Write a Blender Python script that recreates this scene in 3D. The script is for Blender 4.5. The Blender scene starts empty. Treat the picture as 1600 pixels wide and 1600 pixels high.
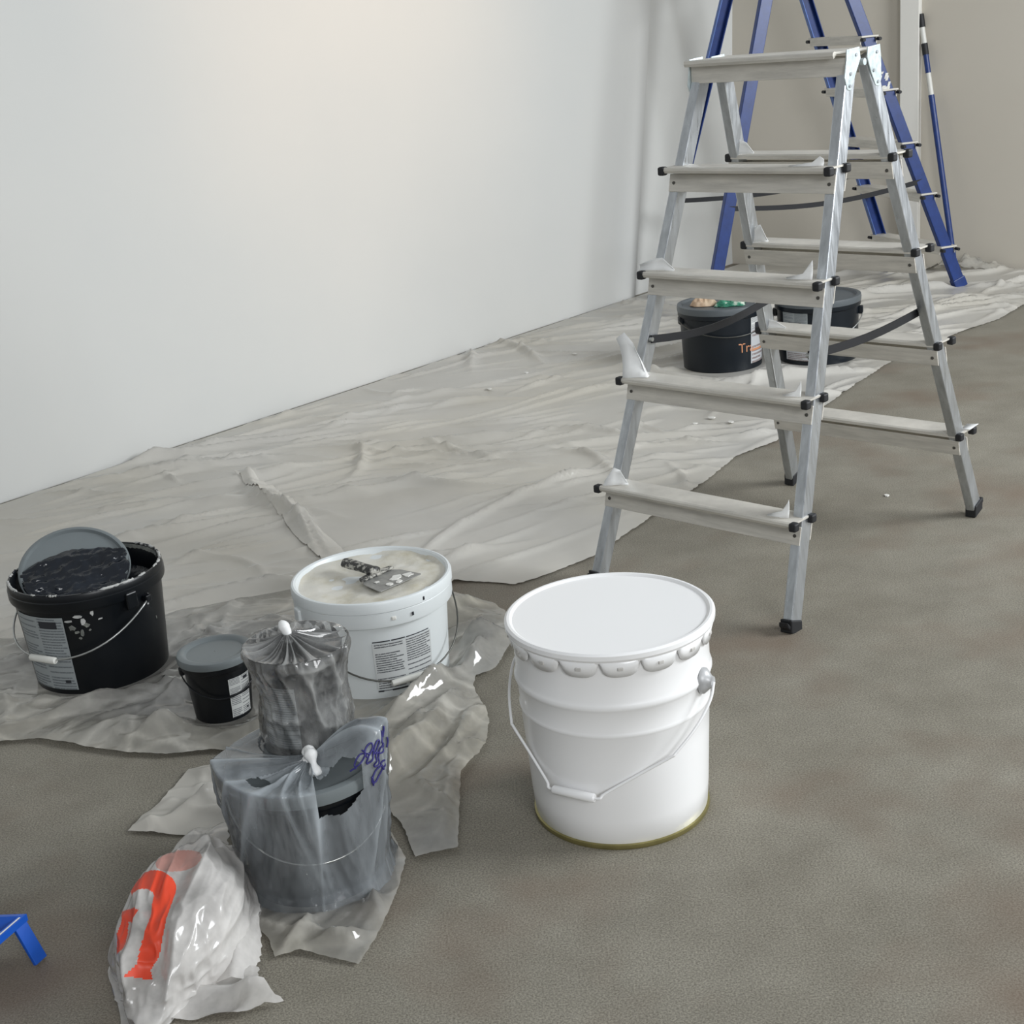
import bpy, math, random
import numpy as np
from mathutils import Vector, Matrix
from mathutils.geometry import delaunay_2d_cdt

sc = bpy.context.scene
COL = sc.collection
rnd = random.Random(7)
PI = math.pi
V = Vector

def lin(c):
    out = []
    for v in c:
        v /= 255.0
        out.append(v / 12.92 if v <= 0.04045 else ((v + 0.055) / 1.055) ** 2.4)
    return (*out, 1.0)

# ------------------------------------------------------------------ camera
cam_d = bpy.data.cameras.new('camera')
cam = bpy.data.objects.new('camera', cam_d)
COL.objects.link(cam)
cam_d.sensor_fit = 'HORIZONTAL'
cam_d.sensor_width = 36.0
cam_d.lens = 36.0 * 2210.05 / 1600.0
cam_d.clip_start = 0.05
_f, _r, _u = V((0, .94654, -.32259)), V((.99597, -.02892, -.08487)), V((.08966, .32129, .94273))
CAMH = 1.2393
cam.matrix_world = Matrix(((_r.x, _u.x, -_f.x, 0), (_r.y, _u.y, -_f.y, 0), (_r.z, _u.z, -_f.z, CAMH), (0, 0, 0, 1)))
sc.camera = cam

# ------------------------------------------------------------------ light
world = bpy.data.worlds.new('world')
sc.world = world
world.use_nodes = True
bg = world.node_tree.nodes['Background']
bg.inputs[0].default_value = (0.93, 0.97, 1.0, 1)
bg.inputs[1].default_value = 0.38

def area(name, loc, target, sx, sy, energy, color):
    d = bpy.data.lights.new(name, 'AREA')
    d.shape = 'RECTANGLE'
    d.size, d.size_y, d.energy, d.color = sx, sy, energy, color
    o = bpy.data.objects.new(name, d)
    COL.objects.link(o)
    o.location = loc
    o.rotation_euler = (V(target) - V(loc)).to_track_quat('-Z', 'Y').to_euler()
    return o
area('window_daylight', (4.4, 2.4, 2.3), (0.6, 3.4, 0.0), 2.2, 1.4, 225, (0.94, 0.975, 1.0))
area('rear_fill_light', (1.8, -2.6, 2.5), (0.2, 3.4, 0.0), 2.0, 1.4, 115, (0.97, 0.985, 1.0))  # added fill from behind the camera, shapes the sheet folds
lamp_d = bpy.data.lights.new('warm_wall_spot', 'SPOT')  # unseen spot, added for the warm glow on the left wall
lamp_d.energy, lamp_d.color, lamp_d.shadow_soft_size = 95, (1.0, 0.64, 0.34), 0.3
lamp_d.spot_size, lamp_d.spot_blend = math.radians(46), 1.0
lamp = bpy.data.objects.new('warm_wall_spot', lamp_d)
COL.objects.link(lamp)
lamp.location = (1.3, 3.4, 2.6)
lamp.rotation_euler = (V((-.42, 5.38, 1.45)) - V((1.3, 3.4, 2.6))).to_track_quat('-Z', 'Y').to_euler()

sc.view_settings.view_transform = 'Standard'
sc.view_settings.look = 'None'
sc.view_settings.exposure = -0.02
sc.view_settings.gamma = 1.0
sc.view_settings.use_curve_mapping = False

# ------------------------------------------------------------------ materials
def new_mat(name):
    m = bpy.data.materials.new(name)
    m.use_nodes = True
    nt = m.node_tree
    return m, nt, nt.nodes, nt.links, nt.nodes['Principled BSDF']

def coords(N, L, scale=1.0, kind='Object', stretch=(1, 1, 1)):
    tc = N.new('ShaderNodeTexCoord')
    mp = N.new('ShaderNodeMapping')
    mp.inputs['Scale'].default_value = tuple(scale * s for s in stretch)
    L.new(tc.outputs[kind], mp.inputs[0])
    return mp.outputs[0]

def noise(N, L, vec, scale, detail=4, rough=.5):
    n = N.new('ShaderNodeTexNoise')
    n.inputs['Scale'].default_value = scale
    n.inputs['Detail'].default_value = detail
    n.inputs['Roughness'].default_value = rough
    L.new(vec, n.inputs['Vector'])
    return n.outputs['Fac']

def ramp(N, L, fac, stops):
    r = N.new('ShaderNodeValToRGB')
    e = r.color_ramp.elements
    while len(e) < len(stops):
        e.new(0.5)
    for i, (p, c) in enumerate(stops):
        e[i].position = p
        e[i].color = c if len(c) == 4 else (*c, 1)
    L.new(fac, r.inputs[0])
    return r.outputs[0]

def mixc(N, L, fac, a, b, mode='MIX'):
    m = N.new('ShaderNodeMix')
    m.data_type = 'RGBA'
    m.blend_type = mode
    for i, s in ((0, fac), (6, a), (7, b)):
        if hasattr(s, 'links'):
            L.new(s, m.inputs[i])
        else:
            m.inputs[i].default_value = s
    return m.outputs[2]

def bump(N, L, h, strength, dist, bs):
    b = N.new('ShaderNodeBump')
    b.inputs['Strength'].default_value = strength
    b.inputs['Distance'].default_value = dist
    L.new(h, b.inputs['Height'])
    L.new(b.outputs[0], bs.inputs['Normal'])

def plain(name, rgb, rough=.5, metal=0.0, spec=.5, var=.06, vscale=14, bumps=0, bscale=80):
    m, nt, N, L, bs = new_mat(name)
    c = lin(rgb)
    v = coords(N, L)
    n = noise(N, L, v, vscale, 5, .6)
    a = tuple(min(1, x * (1 - var)) for x in c[:3]) + (1,)
    b = tuple(min(1, x * (1 + var)) for x in c[:3]) + (1,)
    L.new(ramp(N, L, n, [(.3, a), (.7, b)]), bs.inputs['Base Color'])
    bs.inputs['Roughness'].default_value = rough
    bs.inputs['Metallic'].default_value = metal
    bs.inputs['Specular IOR Level'].default_value = spec
    if bumps:
        bump(N, L, noise(N, L, v, bscale, 4, .6), bumps, .002, bs)
    return m

M = {}
# painted walls
def wall_mat(name, rgb, rgb2):
    m, nt, N, L, bs = new_mat(name)
    v = coords(N, L)
    n = noise(N, L, v, 1.3, 3, .5)
    L.new(ramp(N, L, n, [(.3, lin(rgb)), (.7, lin(rgb2))]), bs.inputs['Base Color'])
    bs.inputs['Roughness'].default_value = .7
    bs.inputs['Specular IOR Level'].default_value = .25
    bump(N, L, noise(N, L, v, 160, 3, .6), .12, .001, bs)
    return m
M['wall'] = wall_mat('wall_white_paint', (205, 206, 204), (209, 209, 206))
M['far_wall'] = wall_mat('wall_beige_paint', (190, 184, 172), (194, 188, 177))
M['trim'] = wall_mat('trim_white_paint', (222, 220, 214), (228, 226, 220))

# concrete floor
m, nt, N, L, bs = new_mat('floor_concrete')
v = coords(N, L)
big = noise(N, L, v, 1.1, 4, .55)
mid = noise(N, L, v, 7, 5, .6)
fine = noise(N, L, v, 330, 3, .75)
c1 = ramp(N, L, big, [(.32, lin((120, 115, 103))), (.55, lin((131, 127, 116))), (.72, lin((126, 119, 107)))])
c2 = mixc(N, L, .35, c1, ramp(N, L, mid, [(.3, lin((104, 99, 89))), (.7, lin((146, 142, 131)))]))
c3 = mixc(N, L, .75, c2, ramp(N, L, fine, [(.36, (.24, .23, .22, 1)), (.5, (.5, .5, .5, 1)), (.64, (.78, .78, .77, 1))]), 'OVERLAY')
vo = N.new('ShaderNodeTexVoronoi')
vo.inputs['Scale'].default_value = 42
L.new(v, vo.inputs['Vector'])
spk = ramp(N, L, vo.outputs['Distance'], [(.05, (1, 1, 1, 1)), (.10, (0, 0, 0, 1))])
sel = ramp(N, L, noise(N, L, v, 23, 2, .5), [(.58, (0, 0, 0, 1)), (.66, (.6, .6, .6, 1))])
c4 = mixc(N, L, mixc(N, L, 1.0, spk, sel, 'MULTIPLY'), c3, lin((176, 173, 163)))
st = ramp(N, L, noise(N, L, coords(N, L, 1.0, 'Object', (1, 1, 1)), 2.1, 3, .6), [(.50, (0, 0, 0, 1)), (.68, (.55, .55, .55, 1))])
L.new(mixc(N, L, st, c4, lin((112, 94, 80))), bs.inputs['Base Color'])
bs.inputs['Roughness'].default_value = .62
bs.inputs['Specular IOR Level'].default_value = .3
bump(N, L, fine, .16, .0015, bs)
M['floor'] = m

def film_mat(name, rgb, alpha, avar, rough=.28, nscale=(6, 6, 6), trans=.3, bstr=.25, bsc=45, spec=.5, yellow=None, bstretch=(1, 1, 1), dbl=.4):
    """thin polythene: part see-through, part milky"""
    m, nt, N, L, bs = new_mat(name)
    out = N['Material Output']
    v = coords(N, L, 1.0, 'Object', nscale)
    n = noise(N, L, v, 1.0, 5, .62)
    if yellow:
        L.new(ramp(N, L, noise(N, L, coords(N, L), 1.6, 3, .5), [(.38, lin(rgb)), (.66, lin(yellow))]), bs.inputs['Base Color'])
    else:
        bs.inputs['Base Color'].default_value = lin(rgb)
    bs.inputs['Roughness'].default_value = rough
    bs.inputs['Specular IOR Level'].default_value = spec
    rn = N.new('ShaderNodeTexNoise')
    rn.noise_type = 'RIDGED_MULTIFRACTAL'
    rn.inputs['Scale'].default_value = bsc
    rn.inputs['Detail'].default_value = 3
    rn.inputs['Distortion'].default_value = .6
    L.new(coords(N, L, 1.0, 'Object', bstretch), rn.inputs['Vector'])
    bp = N.new('ShaderNodeBump')
    bp.inputs['Strength'].default_value = bstr
    bp.inputs['Distance'].default_value = .004
    L.new(rn.outputs['Fac'], bp.inputs['Height'])
    L.new(bp.outputs[0], bs.inputs['Normal'])
    bs.inputs['Roughness'].default_value = .6
    bs.inputs['Specular IOR Level'].default_value = 0
    tl = N.new('ShaderNodeBsdfTranslucent')
    tl.inputs[0].default_value = lin(rgb)
    mx = N.new('ShaderNodeMixShader')
    mx.inputs[0].default_value = trans
    L.new(bs.outputs[0], mx.inputs[1])
    L.new(tl.outputs[0], mx.inputs[2])
    tr = N.new('ShaderNodeBsdfTransparent')
    lo, hi = max(0, alpha - avar), min(1, alpha + avar)
    a = ramp(N, L, n, [(.34, (lo, lo, lo, 1)), (.66, (hi, hi, hi, 1))])
    # where the film is gathered it lies double and gets milkier
    at = N.new('ShaderNodeAttribute')
    at.attribute_name = 'fold'
    ad = N.new('ShaderNodeMath')
    ad.operation = 'MULTIPLY_ADD'
    ad.use_clamp = True
    ad.inputs[1].default_value = dbl
    L.new(at.outputs['Fac'], ad.inputs[0])
    L.new(a, ad.inputs[2])
    a = ad.outputs[0]
    m2 = N.new('ShaderNodeMixShader')
    L.new(a, m2.inputs[0])
    L.new(tr.outputs[0], m2.inputs[1])
    L.new(mx.outputs[0], m2.inputs[2])
    # sheen of both film faces
    fr = N.new('ShaderNodeFresnel')
    fr.inputs['IOR'].default_value = 1.0 + spec
    L.new(bp.outputs[0], fr.inputs['Normal'])
    gl = N.new('ShaderNodeBsdfGlossy')
    gl.inputs['Roughness'].default_value = rough
    L.new(bp.outputs[0], gl.inputs['Normal'])
    m3 = N.new('ShaderNodeMixShader')
    L.new(fr.outputs[0], m3.inputs[0])
    L.new(m2.outputs[0], m3.inputs[1])
    L.new(gl.outputs[0], m3.inputs[2])
    L.new(m3.outputs[0], out.inputs[0])
    return m
M['sheet'] = film_mat('drop_sheet_film', (219, 216, 209), .84, .07, .32, (2, 2, 2), .15, .05, 7, .40, (214, 209, 197), (1, 2.2, 1))
M['clear'] = film_mat('clear_film', (247, 246, 242), .46, .16, .07, (5, 5, 5), .48, .06, 14, .62, (238, 231, 212))
M['bagfilm'] = film_mat('bag_film', (218, 226, 232), .25, .14, .12, (13, 13, 4), .3, .14, 8, .55, None, (2, 2, .6))
M['wrap'] = film_mat('wrap_film', (228, 229, 227), .22, .16, .08, (14, 14, 8), .3, .10, 12, .6)
M['logobag'] = film_mat('carrier_bag_film', (240, 237, 233), .60, .28, .16, (6, 6, 6), .25, .07, 9, .55)
M['white_film'] = film_mat('masking_film', (250, 251, 250), .97, .03, .35, (20, 20, 20), .12, .1, 30, .4)
M['logo_red'] = plain('logo_red_print', (216, 68, 38), .45, var=.08, vscale=20)
M['logo_pink'] = film_mat('logo_seen_through_film', (228, 172, 160), .74, .16, .25, (8, 8, 8), .3, .35, 16, .5)

# aluminium
def alu(name, rgb, rough, stretch, metal=.9):
    m, nt, N, L, bs = new_mat(name)
    v = coords(N, L, 1.0, 'Object', stretch)
    n = noise(N, L, v, 1.0, 6, .65)
    L.new(ramp(N, L, n, [(.3, lin(tuple(.86 * x for x in rgb))), (.7, lin(rgb))]), bs.inputs['Base Color'])
    r = ramp(N, L, noise(N, L, v, 2.3, 4, .6), [(.3, (rough - .08,) * 3), (.7, (rough + .12,) * 3)])
    L.new(r, bs.inputs['Roughness'])
    bs.inputs['Metallic'].default_value = metal
    return m
M['alu'] = alu('ladder_aluminium', (202, 206, 210), .34, (60, 60, 6))
M['alu_tread'] = alu('tread_aluminium', (216, 212, 203), .5, (9, 9, 90), .25)
M['alu_bracket'] = alu('bracket_galvanised', (214, 226, 228), .42, (40, 40, 40), .6)
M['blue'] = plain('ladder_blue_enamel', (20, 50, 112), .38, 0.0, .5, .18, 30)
M['blue_lit'] = plain('ladder_blue_lit', (84, 110, 168), .4, .3, .5, .15, 30)  # paler copy of the blue enamel, light on the inner channel painted in
M['black_rubber'] = plain('black_rubber', (24, 25, 28), .6)
M['black_plastic'] = plain('bucket_black_plastic', (8, 12, 17), .34, 0, .4, .15, 9)
M['far_black'] = plain('bucket_blue_black_plastic', (10, 19, 27), .38, 0, .4, .1, 9)
M['grey_lid'] = plain('lid_grey_plastic', (112, 119, 121), .42, 0, .5, .06, 9)
M['dark_lid'] = plain('lid_slate_plastic', (84, 90, 94), .42, 0, .5, .06, 9)
M['white_plastic'] = plain('bucket_white_plastic', (214, 219, 220), .36, 0, .5, .03, 6)
M['pail_white'] = plain('pail_white_enamel', (243, 243, 243), .22, 0, .55, .005, 3)
M['pail_ring'] = plain('pail_base_lacquer', (142, 134, 88), .35, .6, .5, .15, 30)
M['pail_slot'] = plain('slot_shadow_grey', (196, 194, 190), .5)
M['ear_grey'] = plain('ear_grey_plastic', (186, 187, 188), .4, .2, .5, .15, 60)
M['wire'] = plain('galvanised_wire', (178, 180, 178), .3, .8, .5, .1, 80)
M['dark_wire'] = plain('dark_wire', (84, 84, 80), .35, .7, .5, .1, 80)
M['grip'] = plain('grip_white_plastic', (214, 214, 208), .4)
M['strap'] = plain('black_strap', (14, 16, 22), .55)
M['knob'] = plain('rivet_steel', (96, 94, 90), .4, .7)
M['tray_blue'] = plain('tray_blue_plastic', (22, 86, 188), .35, 0, .5, .08, 20)
M['ink'] = plain('blue_marker_ink', (48, 44, 116), .5)
M['orange_print'] = plain('orange_print', (196, 136, 98), .5)
M['dark_print'] = plain('dark_print', (40, 42, 48), .5)

# paint surfaces
def paint_mat(name, stops, rough, bstr, scale, bscale, bdist=.004):
    m, nt, N, L, bs = new_mat(name)
    v = coords(N, L)
    n = noise(N, L, v, scale, 6, .62)
    L.new(ramp(N, L, n, [(p, lin(c)) for p, c in stops]), bs.inputs['Base Color'])
    bs.inputs['Roughness'].default_value = rough
    bump(N, L, noise(N, L, v, bscale, 5, .6), bstr, bdist, bs)
    return m
M['cream_paint'] = paint_mat('cream_filler', [(.3, (188, 182, 162)), (.5, (206, 203, 192)), (.7, (212, 210, 203))], .55, .5, 14, 30)
M['black_paint'] = paint_mat('wet_black_paint', [(.3, (13, 17, 23)), (.6, (22, 28, 37)), (.8, (38, 47, 58))], .14, .5, 12, 22, .008)  # palest stop puts bluish highlights into the paint colour
M['dry_grey'] = paint_mat('dried_grey_paint', [(.3, (70, 74, 74)), (.6, (118, 120, 114)), (.8, (140, 138, 128))], .7, .5, 40, 120)
M['splash'] = paint_mat('paint_splash_grey', [(.3, (150, 152, 152)), (.7, (196, 196, 192))], .4, .3, 60, 120)
M['white_splash'] = paint_mat('paint_splash_white', [(.3, (205, 204, 198)), (.7, (226, 225, 220))], .5, .3, 60, 120)
M['blade'] = paint_mat('spatula_blade_steel', [(.3, (112, 112, 110)), (.6, (134, 134, 130)), (.8, (150, 149, 143))], .4, .15, 50, 120)
M['spat_handle'] = paint_mat('spatula_handle_spotted', [(.40, (38, 38, 38)), (.50, (58, 58, 56)), (.56, (166, 164, 156)), (.8, (190, 188, 180))], .5, .4, 75, 120)
M['tan_rag'] = paint_mat('tan_cloth', [(.3, (168, 138, 112)), (.6, (204, 182, 156)), (.8, (222, 210, 190))], .9, .6, 30, 90)
M['green_rag'] = paint_mat('green_white_cloth', [(.42, (30, 98, 76)), (.52, (74, 142, 116)), (.62, (206, 214, 200)), (.8, (222, 222, 206))], .9, .6, 34, 90)

def label_mat(name, paper, ink, rows, cols, dark=None):
    """printed paper: blocks of small text lines laid out in the label's own UV"""
    m, nt, N, L, bs = new_mat(name)
    tc = N.new('ShaderNodeTexCoord')
    sp = N.new('ShaderNodeSeparateXYZ')
    L.new(tc.outputs['UV'], sp.inputs[0])
    def mth(op, a, b=None):
        n = N.new('ShaderNodeMath')
        n.operation = op
        for i, s in enumerate((a, b)):
            if s is None:
                continue
            if hasattr(s, 'links'):
                L.new(s, n.inputs[i])
            else:
                n.inputs[i].default_value = s
        return n.outputs[0]
    fy = mth('FRACT', mth('MULTIPLY', sp.outputs[1], rows))
    line = mth('LESS_THAN', fy, .52)
    fx = mth('FRACT', mth('MULTIPLY', sp.outputs[0], cols))
    colm = mth('MULTIPLY', mth('GREATER_THAN', fx, .06), mth('LESS_THAN', fx, .95))
    row_id = mth('FLOOR', mth('MULTIPLY', sp.outputs[1], rows))
    wn = N.new('ShaderNodeTexWhiteNoise')
    wn.noise_dimensions = '2D'
    cb = N.new('ShaderNodeCombineXYZ')
    L.new(mth('FLOOR', mth('MULTIPLY', sp.outputs[0], cols)), cb.inputs[0])
    L.new(row_id, cb.inputs[1])
    L.new(cb.outputs[0], wn.inputs['Vector'])
    end = mth('LESS_THAN', fx, mth('ADD', .62, mth('MULTIPLY', wn.outputs['Value'], .7)))
    gap = mth('GREATER_THAN', wn.outputs['Value'], .13)
    n1 = noise(N, L, coords(N, L, 1, 'UV', (cols * 26, rows, 1)), 1.6, 2, .5)
    word = mth('GREATER_THAN', n1, .40)
    f = mth('MULTIPLY', mth('MULTIPLY', line, colm), mth('MULTIPLY', mth('MULTIPLY', end, gap), word))
    L.new(mixc(N, L, f, lin(paper), lin(ink)), bs.inputs['Base Color'])
    bs.inputs['Roughness'].default_value = .45
    return m
M['lab_grey'] = label_mat('label_grey_print', (150, 156, 158), (104, 110, 114), 26, 2)
M['lab_white'] = label_mat('label_white_print', (206, 208, 206), (116, 118, 122), 12, 2)
M['lab_bucket'] = label_mat('label_bucket_print', (198, 201, 201), (92, 94, 98), 20, 2)
M['lab_far'] = label_mat('label_far_print', (186, 188, 190), (134, 122, 120), 9, 1)

# ------------------------------------------------------------------ mesh helpers
class MB:
    def __init__(s):
        s.v, s.f, s.uv, s.mi, s.fold = [], [], None, None, None
    def add(s, verts, faces):
        o = len(s.v)
        s.v += [tuple(x) for x in verts]
        s.f += [tuple(i + o for i in f) for f in faces]
        return s
    def box(s, c, ax, ay, az):
        """c centre, three half-extent vectors"""
        c, ax, ay, az = V(c), V(ax), V(ay), V(az)
        vs = [c + i * ax + j * ay + k * az for i in (-1, 1) for j in (-1, 1) for k in (-1, 1)]
        fs = [(0, 1, 3, 2), (4, 6, 7, 5), (0, 4, 5, 1), (2, 3, 7, 6), (0, 2, 6, 4), (1, 5, 7, 3)]
        if ax.cross(ay).dot(az) < 0:
            fs = [tuple(reversed(f)) for f in fs]
        return s.add(vs, fs)
    def prism(s, pts, d):
        """closed polygon pts (3D) extruded by vector d"""
        d = V(d)
        n = len(pts)
        a = [V(p) for p in pts]
        vs = a + [p + d for p in a]
        fs = [tuple(reversed(range(n))), tuple(range(n, 2 * n))]
        fs += [(i, (i + 1) % n, n + (i + 1) % n, n + i) for i in range(n)]
        return s.add(vs, fs)
    def lathe(s, prof, c, n=64, cap0=False, cap1=False):
        c = V(c)
        vs, fs = [], []
        for r, z in prof:
            for i in range(n):
                a = 2 * PI * i / n
                vs.append(c + V((r * math.cos(a), r * math.sin(a), z)))
        for j in range(len(prof) - 1):
            for i in range(n):
                fs.append((j * n + i, j * n + (i + 1) % n, (j + 1) * n + (i + 1) % n, (j + 1) * n + i))
        if cap0:
            fs.append(tuple(reversed(range(n))))
        if cap1:
            k = (len(prof) - 1) * n
            fs.append(tuple(range(k, k + n)))
        return s.add(vs, fs)
    def tube(s, path, r, n=10, cap=True):
        P = [V(p) for p in path]
        rs = r if isinstance(r, (list, tuple)) else [r] * len(P)
        vs, fs = [], []
        t = (P[1] - P[0]).normalized()
        u = t.orthogonal().normalized()
        for i, p in enumerate(P):
            a = P[max(0, i - 1)]
            b = P[min(len(P) - 1, i + 1)]
            t = (b - a).normalized()
            u = (u - t * u.dot(t)).normalized()
            w = t.cross(u)
            for k in range(n):
                an = 2 * PI * k / n
                vs.append(p + rs[i] * (math.cos(an) * u + math.sin(an) * w))
        for i in range(len(P) - 1):
            for k in range(n):
                fs.append((i * n + k, i * n + (k + 1) % n, (i + 1) * n + (k + 1) % n, (i + 1) * n + k))
        if cap:
            fs.append(tuple(reversed(range(n))))
            fs.append(tuple(range((len(P) - 1) * n, len(P) * n)))
        return s.add(vs, fs)

def world_loc(o):
    p = V((0, 0, 0))
    while o is not None:
        p += o.location
        o = o.parent
    return p

def obj(name, mb, mat, parent=None, smooth=False, bevel=0, solid=0, loc=None, auto=None):
    """mesh given in world coordinates; linked as ONE object under its parent"""
    org = world_loc(parent) if parent else V(loc or (0, 0, 0))
    me = bpy.data.meshes.new(name)
    me.from_pydata([(x - org.x, y - org.y, z - org.z) for x, y, z in mb.v], [], mb.f)
    mats = mat if isinstance(mat, (list, tuple)) else [mat]
    for k in mats:
        me.materials.append(M[k])
    if mb.mi is not None:
        me.polygons.foreach_set('material_index', mb.mi)
    if mb.uv is not None:
        l = me.uv_layers.new(name='uv')
        for i, lp in enumerate(me.loops):
            l.data[i].uv = mb.uv[lp.vertex_index]
    if mb.fold is not None:
        me.attributes.new('fold', 'FLOAT', 'POINT').data.foreach_set('value', [float(q) for q in mb.fold])
    if smooth:
        me.polygons.foreach_set('use_smooth', [True] * len(me.polygons))
        if auto:
            me.set_sharp_from_angle(angle=math.radians(auto))
    me.update()
    o = bpy.data.objects.new(name, me)
    COL.objects.link(o)
    if parent:
        o.parent = parent
    else:
        o.location = org
    if bevel:
        b = o.modifiers.new('edges', 'BEVEL')
        b.width, b.segments, b.limit_method = bevel, 2, 'ANGLE'
    if solid:
        b = o.modifiers.new('thickness', 'SOLIDIFY')
        b.thickness = solid
    return o

def thing(name, label, cat, loc, group=None):
    o = bpy.data.objects.new(name, None)
    COL.objects.link(o)
    o.empty_display_size = .1
    o.location = loc
    return tag(o, label, cat, group)

def tag(o, label, cat, group=None):
    o['label'], o['category'] = label, cat
    if group:
        o['group'] = group
    return o

def struct(o):
    o['kind'] = 'structure'
    return o

def catmull(pts, k=6):
    P = [V(p) for p in pts]
    P = [2 * P[0] - P[1]] + P + [2 * P[-1] - P[-2]]
    out = []
    for i in range(1, len(P) - 2):
        a, b, c, d = P[i - 1:i + 3]
        for j in range(k):
            t = j / k
            out.append(.5 * ((2 * b) + (c - a) * t + (2 * a - 5 * b + 4 * c - d) * t * t + (3 * b - a - 3 * c + d) * t ** 3))
    out.append(P[-2])
    return out

# value noise on arrays
def vnoise(x, y, z=0.0, seed=0):
    x, y, z = np.broadcast_arrays(np.asarray(x, float), np.asarray(y, float), np.asarray(z, float))
    xi, yi, zi = np.floor(x).astype(np.int64), np.floor(y).astype(np.int64), np.floor(z).astype(np.int64)
    fx, fy, fz = x - xi, y - yi, z - zi
    fx, fy, fz = [t * t * t * (t * (t * 6 - 15) + 10) for t in (fx, fy, fz)]
    def h(a, b, c):
        n = (a * 374761393 + b * 668265263 + c * 2147483647 + seed * 974711) & 0x7fffffff
        n = ((n ^ (n >> 13)) * 1274126177) & 0x7fffffff
        return ((n ^ (n >> 16)) & 0xffff) / 32767.5 - 1
    def lerp(a, b, t):
        return a + (b - a) * t
    r = []
    for c in (0, 1):
        r.append(lerp(lerp(h(xi, yi, zi + c), h(xi + 1, yi, zi + c), fx), lerp(h(xi, yi + 1, zi + c), h(xi + 1, yi + 1, zi + c), fx), fy))
    return lerp(r[0], r[1], fz)

def ridged(x, y, z=0.0, seed=0, oct=3):
    t, a = 0, 1
    for i in range(oct):
        t = t + a * (1 - np.abs(vnoise(x, y, z, seed + i)) * 2)
        x, y, z, a = x * 2.1 + 3.7, y * 2.1 + 1.3, z * 2.1 + 5.1, a * .5
    return t

def inside(poly, x, y):
    r = np.zeros(x.shape, bool)
    n = len(poly)
    for i in range(n):
        x0, y0 = poly[i]
        x1, y1 = poly[(i + 1) % n]
        c = ((y0 > y) != (y1 > y))
        r ^= c & (x < (x1 - x0) * (y - y0) / (y1 - y0 + 1e-12) + x0)
    return r

def densify(poly, step, wob, seed, straight=()):
    out = []
    n = len(poly)
    rg = random.Random(seed)
    for i in range(n):
        a, b = poly[i], poly[(i + 1) % n]
        d = math.dist(a, b)
        k = max(1, int(d / step))
        for j in range(k):
            t = j / k
            w = 0 if (j == 0 or i in straight) else wob * rg.uniform(-1, 1)
            nx, ny = -(b[1] - a[1]) / d, (b[0] - a[0]) / d
            out.append((a[0] + (b[0] - a[0]) * t + nx * w, a[1] + (b[1] - a[1]) * t + ny * w))
    return out

def film_mesh(poly, step, hfun, wob=.004, seed=1, straight=(), afun=None, flat=0.0):
    """crumpled film lying over a floor outline; hfun(x, y) gives its height"""
    edge = densify(poly, step, wob, seed, straight)
    ex = np.array(edge)
    x0, y0 = ex.min(0)
    x1, y1 = ex.max(0)
    gx, gy = np.meshgrid(np.arange(x0, x1, step), np.arange(y0, y1, step * .87))
    gx = gx + (np.arange(gx.shape[0])[:, None] % 2) * step * .5
    rs = np.random.RandomState(seed)
    gx = (gx + rs.uniform(-.18, .18, gx.shape) * step).ravel()
    gy = (gy + rs.uniform(-.18, .18, gy.shape) * step).ravel()
    k = inside(edge, gx, gy)
    gx, gy = gx[k], gy[k]
    # drop points hugging the outline
    keep = np.ones(gx.shape, bool)
    for px, py in edge:
        keep &= (gx - px) ** 2 + (gy - py) ** 2 > (step * .55) ** 2
    gx, gy = gx[keep], gy[keep]
    pts = [V(e) for e in edge] + [V((a, b)) for a, b in zip(gx, gy)]
    r = delaunay_2d_cdt(pts, [], [list(range(len(edge)))], 1, 1e-6)
    P = np.array([(a.x, a.y) for a in r[0]])
    z = hfun(P[:, 0], P[:, 1])
    if flat:                       # the free edge settles onto the floor
        d = np.full(len(P), 9.0)
        for i in range(len(poly)):
            a_, b_ = np.array(poly[i]), np.array(poly[(i + 1) % len(poly)])
            t = np.clip(((P - a_) @ (b_ - a_)) / ((b_ - a_) @ (b_ - a_)), 0, 1)
            d = np.minimum(d, np.linalg.norm(P - a_ - t[:, None] * (b_ - a_), axis=1))
        zm = z.min()
        z = zm + (z - zm) * (.22 + .78 * np.clip(d / flat, 0, 1))
    mb = MB()
    mb.add([(a, b, c) for (a, b), c in zip(P, z)], r[2])
    if afun is not None:
        mb.fold = afun(P[:, 0], P[:, 1])
    return mb

def crease_field(creases):
    def f(x, y):
        h = np.zeros(x.shape)
        for cx, cy, an, ln, w, ht, cv in creases:
            c, s = math.cos(an), math.sin(an)
            t = ((x - cx) * c + (y - cy) * s) / ln
            d = -(x - cx) * s + (y - cy) * c + cv * (t * t) * ln
            h += ht * np.exp(-(np.abs(d) / w) ** 1.5) * np.clip(1 - t * t, 0, 1) ** 1.5
        return h
    return f

# ------------------------------------------------------------------ the setting
def quad(name, pts, thick, n, mat):
    mb = MB()
    mb.prism(pts, V(n) * -thick)
    return struct(obj(name, mb, mat))

mb = MB()
mb.add([(-5, -1.5, 0), (7, -1.5, 0), (7, 9.5, 0), (-5, 9.5, 0), (-5, -1.5, -.1), (7, -1.5, -.1), (7, 9.5, -.1), (-5, 9.5, -.1)],
       [(0, 1, 2, 3), (7, 6, 5, 4), (0, 4, 5, 1), (1, 5, 6, 2), (2, 6, 7, 3), (3, 7, 4, 0)])
struct(obj('floor', mb, 'floor'))

WD = V((.67245, .74014, 0))          # along the long wall, going away
WN = V((.74014, -.67245, 0))         # into the room
W0 = V((-1.556, 4.144, 0))
WE = V((.668, 6.591, 0))             # where the plastered panel ends
WH = 2.75
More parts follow.
